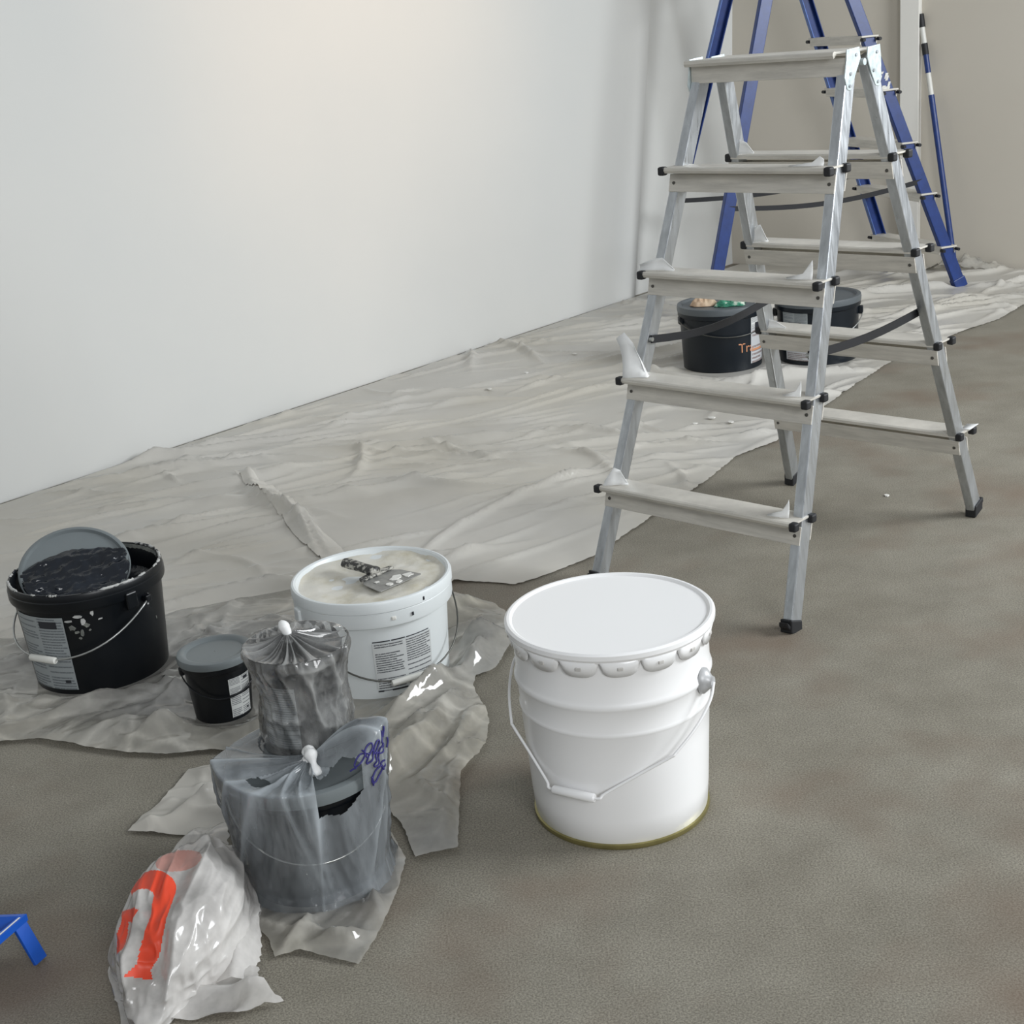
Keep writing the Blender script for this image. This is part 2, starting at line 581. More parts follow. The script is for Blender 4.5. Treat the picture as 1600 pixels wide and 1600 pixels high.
# plastered panel, its free end slightly out of plumb
a = W0 - WD * 4.5
lean = WD * .245 * WH / 1.305
mb = MB()
mb.prism([a, WE, WE + lean + V((0, 0, WH)), a + V((0, 0, WH))], WN * -.12)
struct(obj('wall_left', mb, 'wall', bevel=.004))
# recessed continuation up to the corner
C0 = V((1.261, 7.256, 0))
s0 = W0 + WD * ((WE - W0).dot(WD) - .05) - WN * .022
s1 = C0 - WN * .02
mb = MB()
ctop = V((1.304 - 1.261, 7.2246 - 7.256, 0)) * (WH / 1.274)
mb.prism([s0, s1 + WD * .05, s1 + WD * .05 + ctop + V((0, 0, WH)), s0 + V((0, 0, WH))], WN * -.12)
struct(obj('wall_left_recess', mb, 'wall'))
FD = V((.81551, -.57874, 0))         # along the far wall, to the right
FN = V((-.57874, -.81551, 0))
mb = MB()
f0 = C0 - FD * .3
f1 = C0 + FD * 4.2
mb.prism([f1, f0, f0 + V((0, 0, WH)), f1 + V((0, 0, WH))], FN * -.12)
struct(obj('wall_far', mb, 'far_wall'))
# white pilaster on the far wall
t0 = (V((1.965, 6.749, 0)) - C0).dot(FD)
mb = MB()
mb.box(C0 + FD * (t0 + .046) + FN * .02 + V((0, 0, WH / 2)), FD * .044, FN * .02, (0, 0, WH / 2))
struct(obj('trim_1', mb, 'trim', bevel=.003))

# ------------------------------------------------------------------ azimuth frame of an upright thing as seen from the camera side
class Cyl:
    def __init__(s, x, y):
        s.c = V((x, y, 0))
        d = V((-x, -y, 0)).normalized()
        s.d, s.r = d, V((-d.y, d.x, 0))
    def dir(s, deg):
        a = math.radians(deg)
        return s.d * math.cos(a) + s.r * math.sin(a)
    def p(s, deg, r, z):
        q = s.c + s.dir(deg) * r
        return V((q.x, q.y, z))

def patch(cy, a0, a1, z0, z1, rfun, off=.0012, n=18, k=6, skew=0):
    mb = MB()
    uv, vs, fs = [], [], []
    for j in range(k + 1):
        for i in range(n + 1):
            z = z0 + (z1 - z0) * j / k
            vs.append(cy.p(a0 + (a1 - a0) * i / n, rfun(z) + off, z + skew * (i / n - .5)))
            uv.append((i / n, j / k))
    for j in range(k):
        for i in range(n):
            q = j * (n + 1) + i
            fs.append((q, q + 1, q + n + 2, q + n + 1))
    mb.add(vs, fs)
    mb.uv = uv
    return mb

def bail(cy, ea, ear_r, ear_z, reach, drop, wire, mat, parent, grip=None, gl=.05, gr=.008, power=1.0, name='handle'):
    """wire handle swung down in front; ends at azimuth ea and opposite, bottom at ea-90"""
    e, f = cy.dir(ea), cy.dir(ea - 90)
    L = math.hypot(reach, drop)
    d = (f * reach - V((0, 0, drop))) / L
    pts = []
    for i in range(33):
        th = PI * i / 32
        s = math.copysign(abs(math.cos(th)) ** power, math.cos(th)) * ear_r
        t = math.sin(th) ** power * L
        pts.append(cy.c + V((0, 0, ear_z)) + e * s + d * t)
    o = obj(name, MB().tube(pts, wire, 8), mat, parent, True)
    if grip:
        m_ = cy.c + V((0, 0, ear_z)) + d * (L + .001)
        mbg = MB().tube([m_ - e * gl, m_ - e * gl * .95, m_ + e * gl * .95, m_ + e * gl], [gr * .85, gr, gr, gr * .85], 14)
        obj('grip', mbg, grip, o, True, auto=50)
    return o

def bucket_body(cy, rt, rb, h, mat, parent, collar=.03, flange=.006, open_depth=None, mat_in=None, ring=True):
    R = lambda z: rb + (rt - flange - rb) * z / h
    prof = [(rb - .006, .0), (rb, .005)] + [(R(z), z) for z in (h * .3, h * .6, h - collar - .003)]
    prof += [(rt - .001, h - collar), (rt, h - collar + .004), (rt, h - collar * .45), (rt - .002, h - collar * .4), (rt - .002, h - .004), (rt - .004, h)]
    if open_depth is None:
        prof += [(rt - .012, h), (0.001, h - .002)]
    else:
        prof += [(rt - .008, h), (rt - .010, h - .004), (R(h - open_depth) - .006, h - open_depth), (.001, h - open_depth)]
    return obj('body', MB().lathe(prof, cy.c, 72, cap0=True), mat, parent, True, auto=35), R

def ear(cy, az, r, z, mat, parent, w=.012, hgt=.016, t=.006):
    n = cy.dir(az)
    s = V((-n.y, n.x, 0))
    mb = MB().box(cy.p(az, r + t * .4, z), s * w, n * t, (0, 0, hgt))
    return obj('ear', mb, mat, parent, bevel=.003)

def lid_mesh(c, r, z, lip=.016, dish=.007):
    return MB().lathe([(r - .004, z - lip), (r + .003, z - lip), (r + .004, z - lip * .4), (r + .002, z), (r - .006, z + .002), (r - .012, z), (r - .016, z - dish), (r * .5, z - dish), (.001, z - dish + .0005)], c, 72)

# ------------------------------------------------------------------ white metal pail
cy = Cyl(.1399, 2.084)
rt, rb, h = .1684, .1442, .3487
T = thing('metal_pail', 'tall white enamelled metal pail with crimped lid, beside the stepladder', 'pail', cy.c)
rw = .1565
R = lambda z: rb + (rw - rb) * min(1, z / .26)
prof = [(rb - .004, .006), (rb - .001, .009)]
for z in (.05, .1, .15):
    prof.append((R(z), z))
def hoop(z, b, w):
    return [(R(z - w), z - w), (R(z) + b * .6, z - w * .5), (R(z) + b, z), (R(z) + b * .6, z + w * .5), (R(z + w), z + w)]
prof += hoop(.205, .0018, .006) + hoop(.254, .0040, .010) + [(rw, .29), (rw + .001, .325), (rw + .004, .335)]
obj('body', MB().lathe(prof, cy.c, 96), 'pail_white', T, True, auto=60)
obj('base_ring', MB().lathe([(rb - .008, 0), (rb + .001, 0), (rb + .0025, .003), (rb + .002, .008), (rb - .003, .010)], cy.c, 96, cap0=True), 'pail_ring', T, True, auto=60)
lidp = [(rt - .003, h - .016), (rt, h - .010), (rt, h - .003), (rt - .004, h), (rt - .008, h), (rt - .011, h - .002), (rt - .0125, h - .0035), (rt - .014, h - .0035), (.08, h - .003), (.001, h - .003), (0, h - .003)]
LID = obj('lid', MB().lathe(lidp, cy.c, 96), 'pail_white', T, True, auto=24)
NT = 16
for i in range(NT):       # crimped tabs of the lid
    a0 = i * 360 / NT + 4
    vs, fs = [], []
    K = 12
    for j in range(K + 1):
        u = j / K
        aa = a0 + (u - .5) * 360 / NT * .98
        dp = .006 + .021 * max(0, 1 - abs(2 * u - 1) ** 3.2) ** .55
        top = cy.p(aa, rt - .002, h - .014)
        mid = cy.p(aa, rt - .0025 - .003, h - .014 - dp * .5)
        bot = cy.p(aa, rt - .007, h - .014 - dp)
        vs += [top, mid, bot]
    for j in range(K):
        q = j * 3
        fs += [(q, q + 1, q + 4, q + 3), (q + 1, q + 2, q + 5, q + 4)]
    mbt = MB().add(vs, fs)
    tb = obj('tab', mbt, 'pail_white', LID, True, solid=.0014)
    n = cy.dir(a0)
    s = V((-n.y, n.x, 0))
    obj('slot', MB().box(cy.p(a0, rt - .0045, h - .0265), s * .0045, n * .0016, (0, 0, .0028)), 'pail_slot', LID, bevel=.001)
EA = 62
for az in (EA, EA - 180):
    n = cy.dir(az)
    s = V((-n.y, n.x, 0))
    base = cy.p(az, R(.25) + .001, .252)
    mbe = MB()
    rings = [(.019, 0), (.0185, .004), (.014, .009), (.009, .014), (.008, .018), (.001, .0185)]
    vs, fs = [], []
    for r_, d_ in rings:
        for i in range(20):
            an = 2 * PI * i / 20
            vs.append(base + n * d_ + s * (r_ * math.cos(an)) + V((0, 0, r_ * 1.15 * math.sin(an))))
    for j in range(len(rings) - 1):
        for i in range(20):
            fs.append((j * 20 + i, j * 20 + (i + 1) % 20, (j + 1) * 20 + (i + 1) % 20, (j + 1) * 20 + i))
    mbe.add(vs, fs)
    e_ = obj('ear', mbe, 'ear_grey', T, True, auto=40)
e, f = cy.dir(EA), cy.dir(EA - 90)
reach, drop = .158, .150
Lh = math.hypot(reach, drop)
dv = (f * reach - V((0, 0, drop))) / Lh
ctr = cy.c + V((0, 0, .252))
ctl = [(.176, 0), (.178, .03), (.168, .075), (.147, .122), (.140, .131), (.100, .165), (.052, .207), (.042, Lh), (0, Lh), (-.042, Lh), (-.052, .207), (-.100, .165), (-.140, .131), (-.147, .122), (-.168, .075), (-.178, .03), (-.176, 0)]
hp = catmull([ctr + e * s + dv * t for s, t in ctl], 5)
H_ = obj('handle', MB().tube(hp, .0024, 8), 'pail_white', T, True)
gm = ctr + dv * Lh
obj('grip', MB().tube([gm - e * .037, gm - e * .035, gm + e * .035, gm + e * .037], [.006, .0075, .0075, .006], 14), 'pail_white', H_, True, auto=50)

# ------------------------------------------------------------------ white filler bucket and spatula
cy = Cyl(-.2969, 2.6861)
rt, rb, h = .1615, .1389, .2175
T = thing('filler_bucket', 'wide white plastic bucket full of cream filler, spatula lying on it', 'bucket', cy.c)
body, R = bucket_body(cy, rt, rb, h, 'white_plastic', T, .052, .009, .012)
obj('rim', MB().lathe([(rt - .001, h - .022), (rt + .002, h - .020), (rt + .0022, h - .004), (rt, h + .001), (rt - .004, h + .002), (rt - .0075, h), (rt - .0085, h - .008), (rt - .012, h - .012)], cy.c, 72), 'white_plastic', T, True, auto=40)
# filler surface
n_ = 40
vs, fs = [(cy.c.x, cy.c.y, h - .009)], []
for j in range(1, 19):
    for i in range(72):
        a = 2 * PI * i / 72
        r_ = (rt - .0105) * j / 18
        x, y = cy.c.x + r_ * math.cos(a), cy.c.y + r_ * math.sin(a)
        z = h - .009 + .0035 * float(vnoise(x * 17, y * 17, 0, 5)) + .002 * float(vnoise(x * 44, y * 44, 0, 6))
        if j == 18:
            z = h - .006 + .003 * float(vnoise(x * 22, y * 22, 0, 9))
        vs.append((x, y, z))
for i in range(72):
    fs.append((0, 1 + i, 1 + (i + 1) % 72))
for j in range(17):
    for i in range(72):
        fs.append((1 + j * 72 + i, 1 + (j + 1) * 72 + i, 1 + (j + 1) * 72 + (i + 1) % 72, 1 + j * 72 + (i + 1) % 72))
fl = obj('filler', MB().add(vs, fs), 'cream_paint', T, True)
fl['label'] = 'cream filler with smears'
obj('label', patch(cy, -6, 44, .028, .128, R), 'lab_bucket', T, True)
for (a0, a1, z0, z1) in ((-5.5, -1, .021, .0245), (-1, 6, .0225, .024), (6, 19, .021, .0245), (-5.5, 8, .130, .1325), (9, 20, .130, .1325), (21, 42, .130, .132)):
    obj('label_bar', patch(cy, a0, a1, z0, z1, R, .0014, 6, 1), 'dark_print', T)
bail(cy, 110, rt + .002, h - .045, rt - .004, .125, .0018, 'dark_wire', T, 'grip', .042, .0065, .9)
for az in (110, -70):
    ear(cy, az, rt - .006, h - .045, 'white_plastic', T, .013, .014, .008)
for az, z in ((36, h - .013), (26, h - .036)):
    n = cy.dir(az)
    obj('drip', MB().box(cy.p(az, rt + .002, z), V((-n.y, n.x, 0)) * .0022, n * .0012, (0, 0, .004)), 'dark_print', T, bevel=.0015)
for az, z, w in ((12, h - .036, .005), (-38, h - .018, .006), (-20, h - .017, .004)):
    n = cy.dir(az)
    obj('splash', MB().box(cy.p(az, rt - .001, z), V((-n.y, n.x, 0)) * w, n * .0028, (0, 0, .004)), 'white_splash', T, bevel=.002)

# spatula lying on the filler
zt = h + .001
def at_z(pts):     # plan points relative to the bucket
    return [V((cy.c.x + a, cy.c.y + b, zt)) for a, b in pts]
ax = (cy.r * .80 - cy.d * -.60).normalized()   # from grip toward blade edge
ax = (cy.r * .62 + cy.d * .78).normalized()
sx = V((-ax.y, ax.x, 0))
T = thing('spatula', 'paint-spotted putty spatula with dark grip lying across the cream filler', 'spatula', cy.c + V((0, 0, zt)))
o_ = cy.c + V((0, 0, zt)) - cy.d * .058 - cy.r * .047
bl = []
for s, t in ((.086, -.017), (.098, -.040), (.112, -.049), (.165, -.056), (.168, -.054), (.168, .054), (.165, .056), (.112, .049), (.098, .040), (.086, .017)):
    bl.append(o_ + ax * s + sx * t)
B_ = obj('blade', MB().prism(bl, (0, 0, .0016)), 'blade', T, bevel=.0006)
prof = [(-.004, .010), (.0, .015), (.02, .0155), (.045, .012), (.070, .013), (.082, .016), (.090, .015), (.093, .008)]
vs, fs = [], []
for s, w in prof:
    for k in range(12):
        an = 2 * PI * k / 12
        vs.append(o_ + ax * s + sx * (w * math.cos(an)) + V((0, 0, .0095 + .0092 * math.sin(an))))
for j in range(len(prof) - 1):
    for k in range(12):
        fs.append((j * 12 + k, j * 12 + (k + 1) % 12, (j + 1) * 12 + (k + 1) % 12, (j + 1) * 12 + k))
fs += [tuple(reversed(range(12))), tuple(range(12 * (len(prof) - 1), 12 * len(prof)))]
obj('grip', MB().add(vs, fs), 'spat_handle', T, True)
vs = []
for s, t in ((.086, -.040), (.097, -.045), (.101, -.030), (.100, .030), (.097, .045), (.086, .040), (.082, .018), (.082, -.018)):
    vs.append(o_ + ax * s + sx * t + V((0, 0, .0014)))
obj('bolster', MB().prism(vs, (0, 0, .006)), 'spat_handle', T, bevel=.002)
rg = random.Random(4)
for s, t, w in ((.140, .012, .015), (.149, .036, .012), (.155, -.020, .010), (.160, .002, .009), (.125, -.028, .006)):
    pts = [o_ + ax * (s + w * rg.uniform(.45, 1.1) * math.cos(k * PI / 5)) + sx * (t + w * rg.uniform(.6, 1.25) * math.sin(k * PI / 5)) + V((0, 0, .0014)) for k in range(10)]
    obj('paint_smear', MB().prism(pts, (0, 0, .0022)), 'white_splash', B_, bevel=.001)

# ------------------------------------------------------------------ open black bucket with its lid pushed in
cy = Cyl(-.9153, 2.8338)
rt, rb, h = .162, .1394, .2346
T = thing('open_black_bucket', 'black plastic bucket smeared with paint, open, its grey lid leaning inside', 'bucket', cy.c)
body, R = bucket_body(cy, rt, rb, h, 'black_plastic', T, .036, .006, .075)
obj('paint', MB().lathe([(.001, h - .062), (.06, h - .061), (.11, h - .063), (.143, h - .058), (.147, h - .05)], cy.c, 64), 'black_paint', T, True)
# dried paint skin on the inner wall and rim
vs, fs = [], []
n_ = 60
for i in range(n_ + 1):
    az = 95 + 150 * i / n_
    lo = .024 + .018 * abs(math.sin(i * .37)) + .012 * rnd.random()
    vs += [cy.p(az, rt - .0095, h - .002), cy.p(az, R(h - .05) - .001, h - lo)]
for i in range(n_):
    fs.append((2 * i, 2 * i + 1, 2 * i + 3, 2 * i + 2))
obj('dried_skin', MB().add(vs, fs), 'dry_grey', T, True, solid=.001)
rg = random.Random(12)
vs = []
for k in range(40):
    az = rg.uniform(-120, 120)
    ln = rg.uniform(4, 18)
    pts = [cy.p(az + ln * j / 6, rt - .006 + rg.uniform(-.001, .001), h + .0002) for j in range(7)]
    obj('rim_smear', MB().tube(pts, [.0006] + [rg.uniform(.0014, .0036) for _ in range(5)] + [.0006], 6), 'splash' if k % 4 else 'black_paint', T, True)
for az, z, w, hh in ((-12, .185, .009, .004), (-9, .173, .006, .009), (-20, .176, .010, .003), (-1, .188, .004, .006), (4, .172, .006, .002), (-18, .160, .008, .006), (-11, .148, .005, .007), (-7, .164, .007, .005), (-15, .150, .005, .004), (-5, .152, .003, .003), (-13, .136, .004, .003),
                     (48, .185, .005, .004), (47, .166, .003, .003), (52, .205, .002, .003), (56, .125, .0015, .004), (50, .197, .0015, .0015)):
    n = cy.dir(az)
    pts = [cy.p(az, R(z) + .0004, z) + V((-n.y, n.x, 0)) * (w * rg.uniform(.6, 1.2) * math.cos(k * PI / 4)) + V((0, 0, hh * rg.uniform(.6, 1.2) * math.sin(k * PI / 4))) for k in range(8)]
    obj('splash', MB().prism(pts, n * .0011), 'splash' if z > .165 else 'dry_grey', T)
obj('label', patch(cy, -74, -24, .018, .185, R), 'lab_grey', T, True)
q = patch(cy, -46, -30, .160, .176, R, .0016, 8, 3)
obj('label_mark', q, 'dark_print', T, True)
q = patch(cy, -34, -29, .034, .041, R, .0016, 4, 2)
obj('label_mark', q, 'dark_print', T, True)
EA = 44
bail(cy, EA, rt + .001, h - .052, rt - .003, .088, .0021, 'wire', T, 'grip', .034, .0075, .9)
ear(cy, EA - 15, rt - .004, h - .04, 'black_plastic', T, .013, .018, .006)
ear(cy, EA, rt - .006, h - .052, 'black_plastic', T, .008, .008, .007)
ear(cy, EA - 180, rt - .006, h - .052, 'black_plastic', T, .008, .008, .007)
# the lid: a grey disc leaning on the back rim, its lower part coated with black paint
lr = .117
up = (V((0, 0, 1)) * .52 - cy.d * .84 - cy.r * .10).normalized()
rt_ = (cy.r - up * cy.r.dot(up)).normalized()
nn = rt_.cross(up).normalized()
if nn.dot(cy.d) < 0:
    nn = -nn
lc = cy.c + V((0, 0, h - .016)) - cy.d * .046 - cy.r * .020
Tl = thing('lid_disc', 'round grey lid half coated in wet black paint, leaning in the open black bucket', 'lid', V((lc.x, lc.y, h - .05)))
def disc_ring(rings, n=72):
    vs, fs = [], []
    for r_, d_ in rings:
        for i in range(n):
            a = 2 * PI * i / n
            vs.append(lc + rt_ * (r_ * math.cos(a)) + up * (r_ * math.sin(a)) + nn * d_)
    for j in range(len(rings) - 1):
        for i in range(n):
            fs.append((j * n + i, j * n + (i + 1) % n, (j + 1) * n + (i + 1) % n, (j + 1) * n + i))
    fs.append(tuple(range(n * (len(rings) - 1), n * len(rings))))
    fs.append(tuple(reversed(range(n))))
    return MB().add(vs, fs)
obj('plate', disc_ring([(lr - .006, -.006), (lr - .002, -.004), (lr, 0), (lr, .006), (lr - .004, .009), (lr - .009, .009), (lr - .012, .002), (lr - .02, .0005)]), 'grey_lid', Tl, True, auto=40)
vs, fs = [], []
nx, ny = 60, 40
for j in range(ny + 1):
    for i in range(nx + 1):
        u = -1 + 2 * i / nx
        top = .030 + .022 * math.cos(u * 1.9 + .2) + .006 * float(vnoise(u * 5, 1.5, 0, 3)) + .003 * float(vnoise(u * 17, 4.5, 0, 4))
        x = u * (lr - .002)
        yb = -math.sqrt(max(0, (lr - .002) ** 2 - x * x))
        yt = min(top, -yb)
        y = yb + (yt - yb) * j / ny
        th = .0085 + .0060 * float(ridged(x * 22, y * 70, 0, 8, 3)) * .6 + .0025 * float(vnoise(x * 90, y * 140, 0, 2))
        e_ = min(1, (1 - j / ny) * 12) * min(1, (1 - abs(u)) * 12 + .25)
        vs.append(lc + rt_ * x + up * y + nn * max(.0012, th * (.35 + .65 * e_) + .0015))
for j in range(ny):
    for i in range(nx):
        q = j * (nx + 1) + i
        fs.append((q, q + 1, q + nx + 2, q + nx + 1))
pc = obj('paint_coat', MB().add(vs, fs), 'black_paint', Tl, True)
pc['label'] = 'thick wet blue-black paint'

# ------------------------------------------------------------------ small black tub
cy = Cyl(-.6057, 2.556)
rt, rb, h = .0713, .0559, .134
T = thing('small_black_tub', 'small black paint tub with a flat grey lid, standing on the clear film', 'tub', cy.c)
body, R = bucket_body(cy, rt, rb, h, 'black_plastic', T, .02, .005)
obj('lid', lid_mesh(cy.c, rt, h + .006, .014, .004), 'grey_lid', T, True, auto=40)
obj('label', patch(cy, 14, 62, .064, .098, R), 'lab_white', T, True)
obj('label', patch(cy, 14, 60, .014, .059, R), 'lab_white', T, True)
obj('label_mark', patch(cy, 44, 55, .088, .094, R, .0016, 4, 2), 'dark_print', T, True)
obj('label_mark', patch(cy, 48, 53, .022, .027, R, .0016, 4, 2), 'dark_print', T, True)
bail(cy, 100, rt + .001, h - .022, rt - .004, .05, .0015, 'black_plastic', T, None)
for az in (100, -80):
    ear(cy, az, rt - .004, h - .022, 'black_plastic', T, .007, .008, .005)

# ------------------------------------------------------------------ bagged bucket
cy = Cyl(-.3558, 1.9587)
rt, rb, h = .1195, .1065, .2009
T = thing('bagged_bucket', 'black bucket with grey lid tied up inside a torn translucent bag', 'bucket', cy.c)
body, R = bucket_body(cy, rt - .002, rb, h - .006, 'black_plastic', T, .026, .005)
obj('lid', lid_mesh(cy.c, rt - .001, h, .020, .006), 'grey_lid', T, True, auto=40)
bail(cy, 95, rt + .004, h - .04, rt + .002, .075, .0016, 'wire', T, None)
BC = cy
# the bag: open-bottomed sack of film gathered into a knot on the lid
Tb = thing('bucket_bag', 'translucent knotted plastic bag with a torn hole, pulled over the bucket', 'bag', cy.c)
na, ns = 330, 150
knot = cy.c + cy.d * .040 + cy.r * .008 + V((0, 0, h + .022))
CANP = V((-.352, 2.022, 0))
rb_ = np.random.RandomState(15)
BCR = [(c, rb_.normal(0, 55), rb_.uniform(1.6, 3.6), rb_.uniform(.5, 1.0)) for c in (-118, -92, -64, -40, -18, -6, 4, 44, 58, 71, 84, 98, 120)]
def bagpts(az, s):
    """s 0..0.62 wall, 0.62..1 top up to the knot"""
    az, s = np.broadcast_arrays(np.asarray(az, float), np.asarray(s, float))
    a = np.radians(az)
    tw = a + .9 * (s - .3) * np.sin(a * 2 + .7)              # folds drift sideways
    ca, sa = np.cos(tw), np.sin(tw)
    lobe = np.exp(-(((az - 66) / 27) ** 2))
    lobe2 = np.exp(-(((az + 88) / 26) ** 2))
    fold = vnoise(ca * 3, sa * 3, s * 1.6, 3) * .4 + (ridged(ca * 2.1 + s * .9, sa * 2.1 - s * .5, s * .9, 5, 3) - .55) * .8
    crs = np.zeros(az.shape)
    for (c0, drift, wd, amp) in BCR:
        dd = (az - (c0 + drift * (.62 - s))) / (wd * (1 + .5 * np.sin(s * 7 + c0)))
        crs = np.maximum(crs, amp * np.exp(-np.abs(dd) ** 1.6) * np.clip(1.25 - np.abs(s - .6) * 1.5, .15, 1))
    fold = fold * .7 + crs * .9
    ztop = h + .006 + .058 * lobe + .014 * lobe2
    t = np.clip(s / .62, 0, 1)
    z = .003 + (ztop - .003) * t
    Rz = np.array([R(q) for q in np.minimum(z, h - .03).ravel()]).reshape(z.shape)
    r = Rz + .009 + .006 * t + .010 * lobe * t ** 2 + .010 * lobe2 * t
    r = r + .0105 * fold * (.45 + .55 * np.sin(PI * t))
    r = r + np.where(t < .12, (.12 - t) * .07 * (1 + .4 * fold), 0)
    r = np.maximum(r, np.where(z < h - .03, Rz + .0028, rt + .0062))
    dx = cy.d.x * np.cos(a) + cy.r.x * np.sin(a)
    dy = cy.d.y * np.cos(a) + cy.r.y * np.sin(a)
    x, y = cy.c.x + dx * r, cy.c.y + dy * r
    t2 = np.clip((s - .62) / .38, 0, 1)
    x, y = x + (knot.x - x) * t2, y + (knot.y - y) * t2
    front = np.clip(np.cos(a), 0, 1)
    zz = ztop + (knot.z - ztop) * t2 ** 2.2 + .012 * front * np.sin(PI * t2) * fold + .004 * fold * (1 - t2) + .020 * lobe * np.sin(PI * t2) * (1 - t2)
    z = np.where(s > .62, np.maximum(zz, h + .0045), z)
    under = (np.hypot(x - CANP.x, y - CANP.y) < .080) & (s > .5)
    bagpts.crs = crs
    return x, y, np.where(under, h + .0035, z)
def bagpt(az, s):
    x, y, z = bagpts(az, s)
    return V((float(x), float(y), float(z)))
A = np.linspace(-180, 180, na, endpoint=False)
S_ = np.linspace(0, .985, ns + 1)
bx, by, bz = bagpts(A[None, :], S_[:, None])
bag_fold = np.clip(bagpts.crs + np.exp(-((S_[:, None] - .63) / .03) ** 2) * .35 + np.clip((S_[:, None] - .62) * .5, 0, 1), 0, 1)
vs = list(zip(bx.ravel().tolist(), by.ravel().tolist(), bz.ravel().tolist()))
fs = []
for j in range(ns):
    s = (j + .5) / ns * .985
    for i in range(na):
        az = A[i] + .5 * 360 / na
        # tears
        w1 = (az - 22) / 17.5
        hole = abs(w1) < 1 and (.470 + .03 * abs(w1) < s < .80 - .05 * w1 * w1)
        w2 = ((az + 48) / 13) ** 2 + ((s - .72) / .035) ** 2
        if hole or w2 < 1:
            continue
        fs.append((j * na + i, j * na + (i + 1) % na, (j + 1) * na + (i + 1) % na, (j + 1) * na + i))
mbs = MB().add(vs, fs)
mbs.fold = bag_fold.ravel().tolist()
obj('sack', mbs, 'bagfilm', Tb, True)
kp = [knot + V((0, 0, -.006)), knot + V((0, 0, .002)), knot + V((.001, 0, .009)), knot + cy.d * .004 + V((0, 0, .014)), knot + cy.d * .012 + V((.004, 0, .009)), knot + cy.d * .021 + V((.006, 0, -.004)), knot + cy.d * .026 + V((.008, 0, -.018))]
obj('knot', MB().tube(catmull(kp, 4), [.008 + .003 * math.sin(i * .9) for i in range(25)], 10), 'white_film', Tb, True)
# blue marker scribble on the raised lobe
def on_bag(az, s, off=.0022):
    p = bagpt(az, s)
    n = V((p.x - cy.c.x, p.y - cy.c.y, 0)).normalized()
    return p + (n * .6 + cy.d * .5 + V((0, 0, .5))).normalized() * off
def scribble(pts, w=.0014):
    P = catmull([on_bag(a, s) for a, s in pts], 5)
    obj('marker_writing', MB().tube(P, w, 6), 'ink', Tb, True)
for (a, s, k) in ((40, .645, 1.0), (47, .63, .9), (46, .600, 1.0), (53, .592, .9), (52, .545, 1.15), (59, .55, .8), (51, .490, 1.3), (58, .488, .8)):
    pts = [(a + 3.4 * k * math.cos(u) * (1 + .15 * math.sin(3 * a)), s + .017 * k * math.sin(u)) for u in np.linspace(.4, 2 * PI + .2 + k, 12)]
    scribble([(float(x), float(y)) for x, y in pts])
for (a, s, a2, s2) in ((36, .63, 33, .655), (43, .62, 45, .66), (58, .575, 61, .61), (62, .58, 64, .615), (47, .465, 46, .51), (64, .53, 66, .565)):
    scribble([(a, s), ((a + a2) / 2 + .6, (s + s2) / 2), (a2, s2)])

# ------------------------------------------------------------------ film-wrapped can standing on the bagged bucket's lid
cy = Cyl(CANP.x, CANP.y)
z0 = h + .0045
T = thing('wrapped_can', 'dark paint can bundled in clear crinkled film, standing on the bagged bucket', 'can', V((CANP.x, CANP.y, z0)))
cr, ch = .063, .158
obj('body', MB().lathe([(cr - .004, z0), (cr - .001, z0 + .003), (cr, z0 + ch * .5), (cr + .003, z0 + ch - .022), (cr + .007, z0 + ch - .020), (cr + .007, z0 + ch - .002), (cr + .004, z0 + ch), (cr - .003, z0 + ch), (cr - .006, z0 + ch - .010), (.001, z0 + ch - .012)], cy.c, 60, cap0=True), 'black_plastic', T, True, auto=35)
obj('label', patch(cy, -85, -12, z0 + .012, z0 + .115, lambda z: cr + .0012), 'lab_grey', T, True)
na, ns = 240, 130
S2, A2 = np.meshgrid(np.arange(ns + 1) / ns, 2 * PI * np.arange(na) / na, indexing='ij')
ca, sa = np.cos(A2), np.sin(A2)
t = np.clip(S2 / .66, 0, 1)
crk = ridged(ca * 2.4 + 2 + t, sa * 2.4 - t * .8, t * 1.7, 11, 3)
rr = cr + .0085 + .006 * np.clip(t - .6, 0, 1) / .4 + .0060 * (crk - .5) * (.4 + .6 * np.minimum(1, t * 3)) + .004 * np.exp(-((t - .93) / .08) ** 2)
rr = np.maximum(rr, np.where(t < .84, cr + .003, cr + .0085))
zz = z0 + .001 + (ch + .006) * t
t2 = np.clip((S2 - .66) / .34, 0, 1)
ck2 = ridged(ca * 4 + 2, sa * 4, 3.0, 15, 3)
r2 = (cr + .0145) * (1 - t2) ** .85 + .0055
z2 = np.maximum(z0 + ch + .007 - .006 * np.sin(PI * np.minimum(1, t2 * 1.1)) + .0075 * (ck2 - .4) * np.sin(PI * t2) + .012 * t2 ** 3, z0 + ch + .0015)
up_ = S2 > .66
rr, zz = np.where(up_, r2, rr), np.where(up_, z2, zz)
xx = cy.c.x + rr * ca - np.where(up_, .012 * t2 * t2, 0)
yy = cy.c.y + rr * sa + np.where(up_, .008 * t2 * t2, 0)
vs, fs = list(zip(xx.ravel().tolist(), yy.ravel().tolist(), zz.ravel().tolist())), []
for j in range(ns):
    for i in range(na):
        fs.append((j * na + i, j * na + (i + 1) % na, (j + 1) * na + (i + 1) % na, (j + 1) * na + i))
mbs = MB().add(vs, fs)
mbs.fold = np.where(up_, np.clip(ck2 - .75, 0, 1), np.clip(crk - .95, 0, 1) * (.5 + .8 * t)).ravel().tolist()
obj('film_wrap', mbs, 'wrap', T, True)
k0 = V((cy.c.x - .012, cy.c.y + .008, z0 + ch + .016))
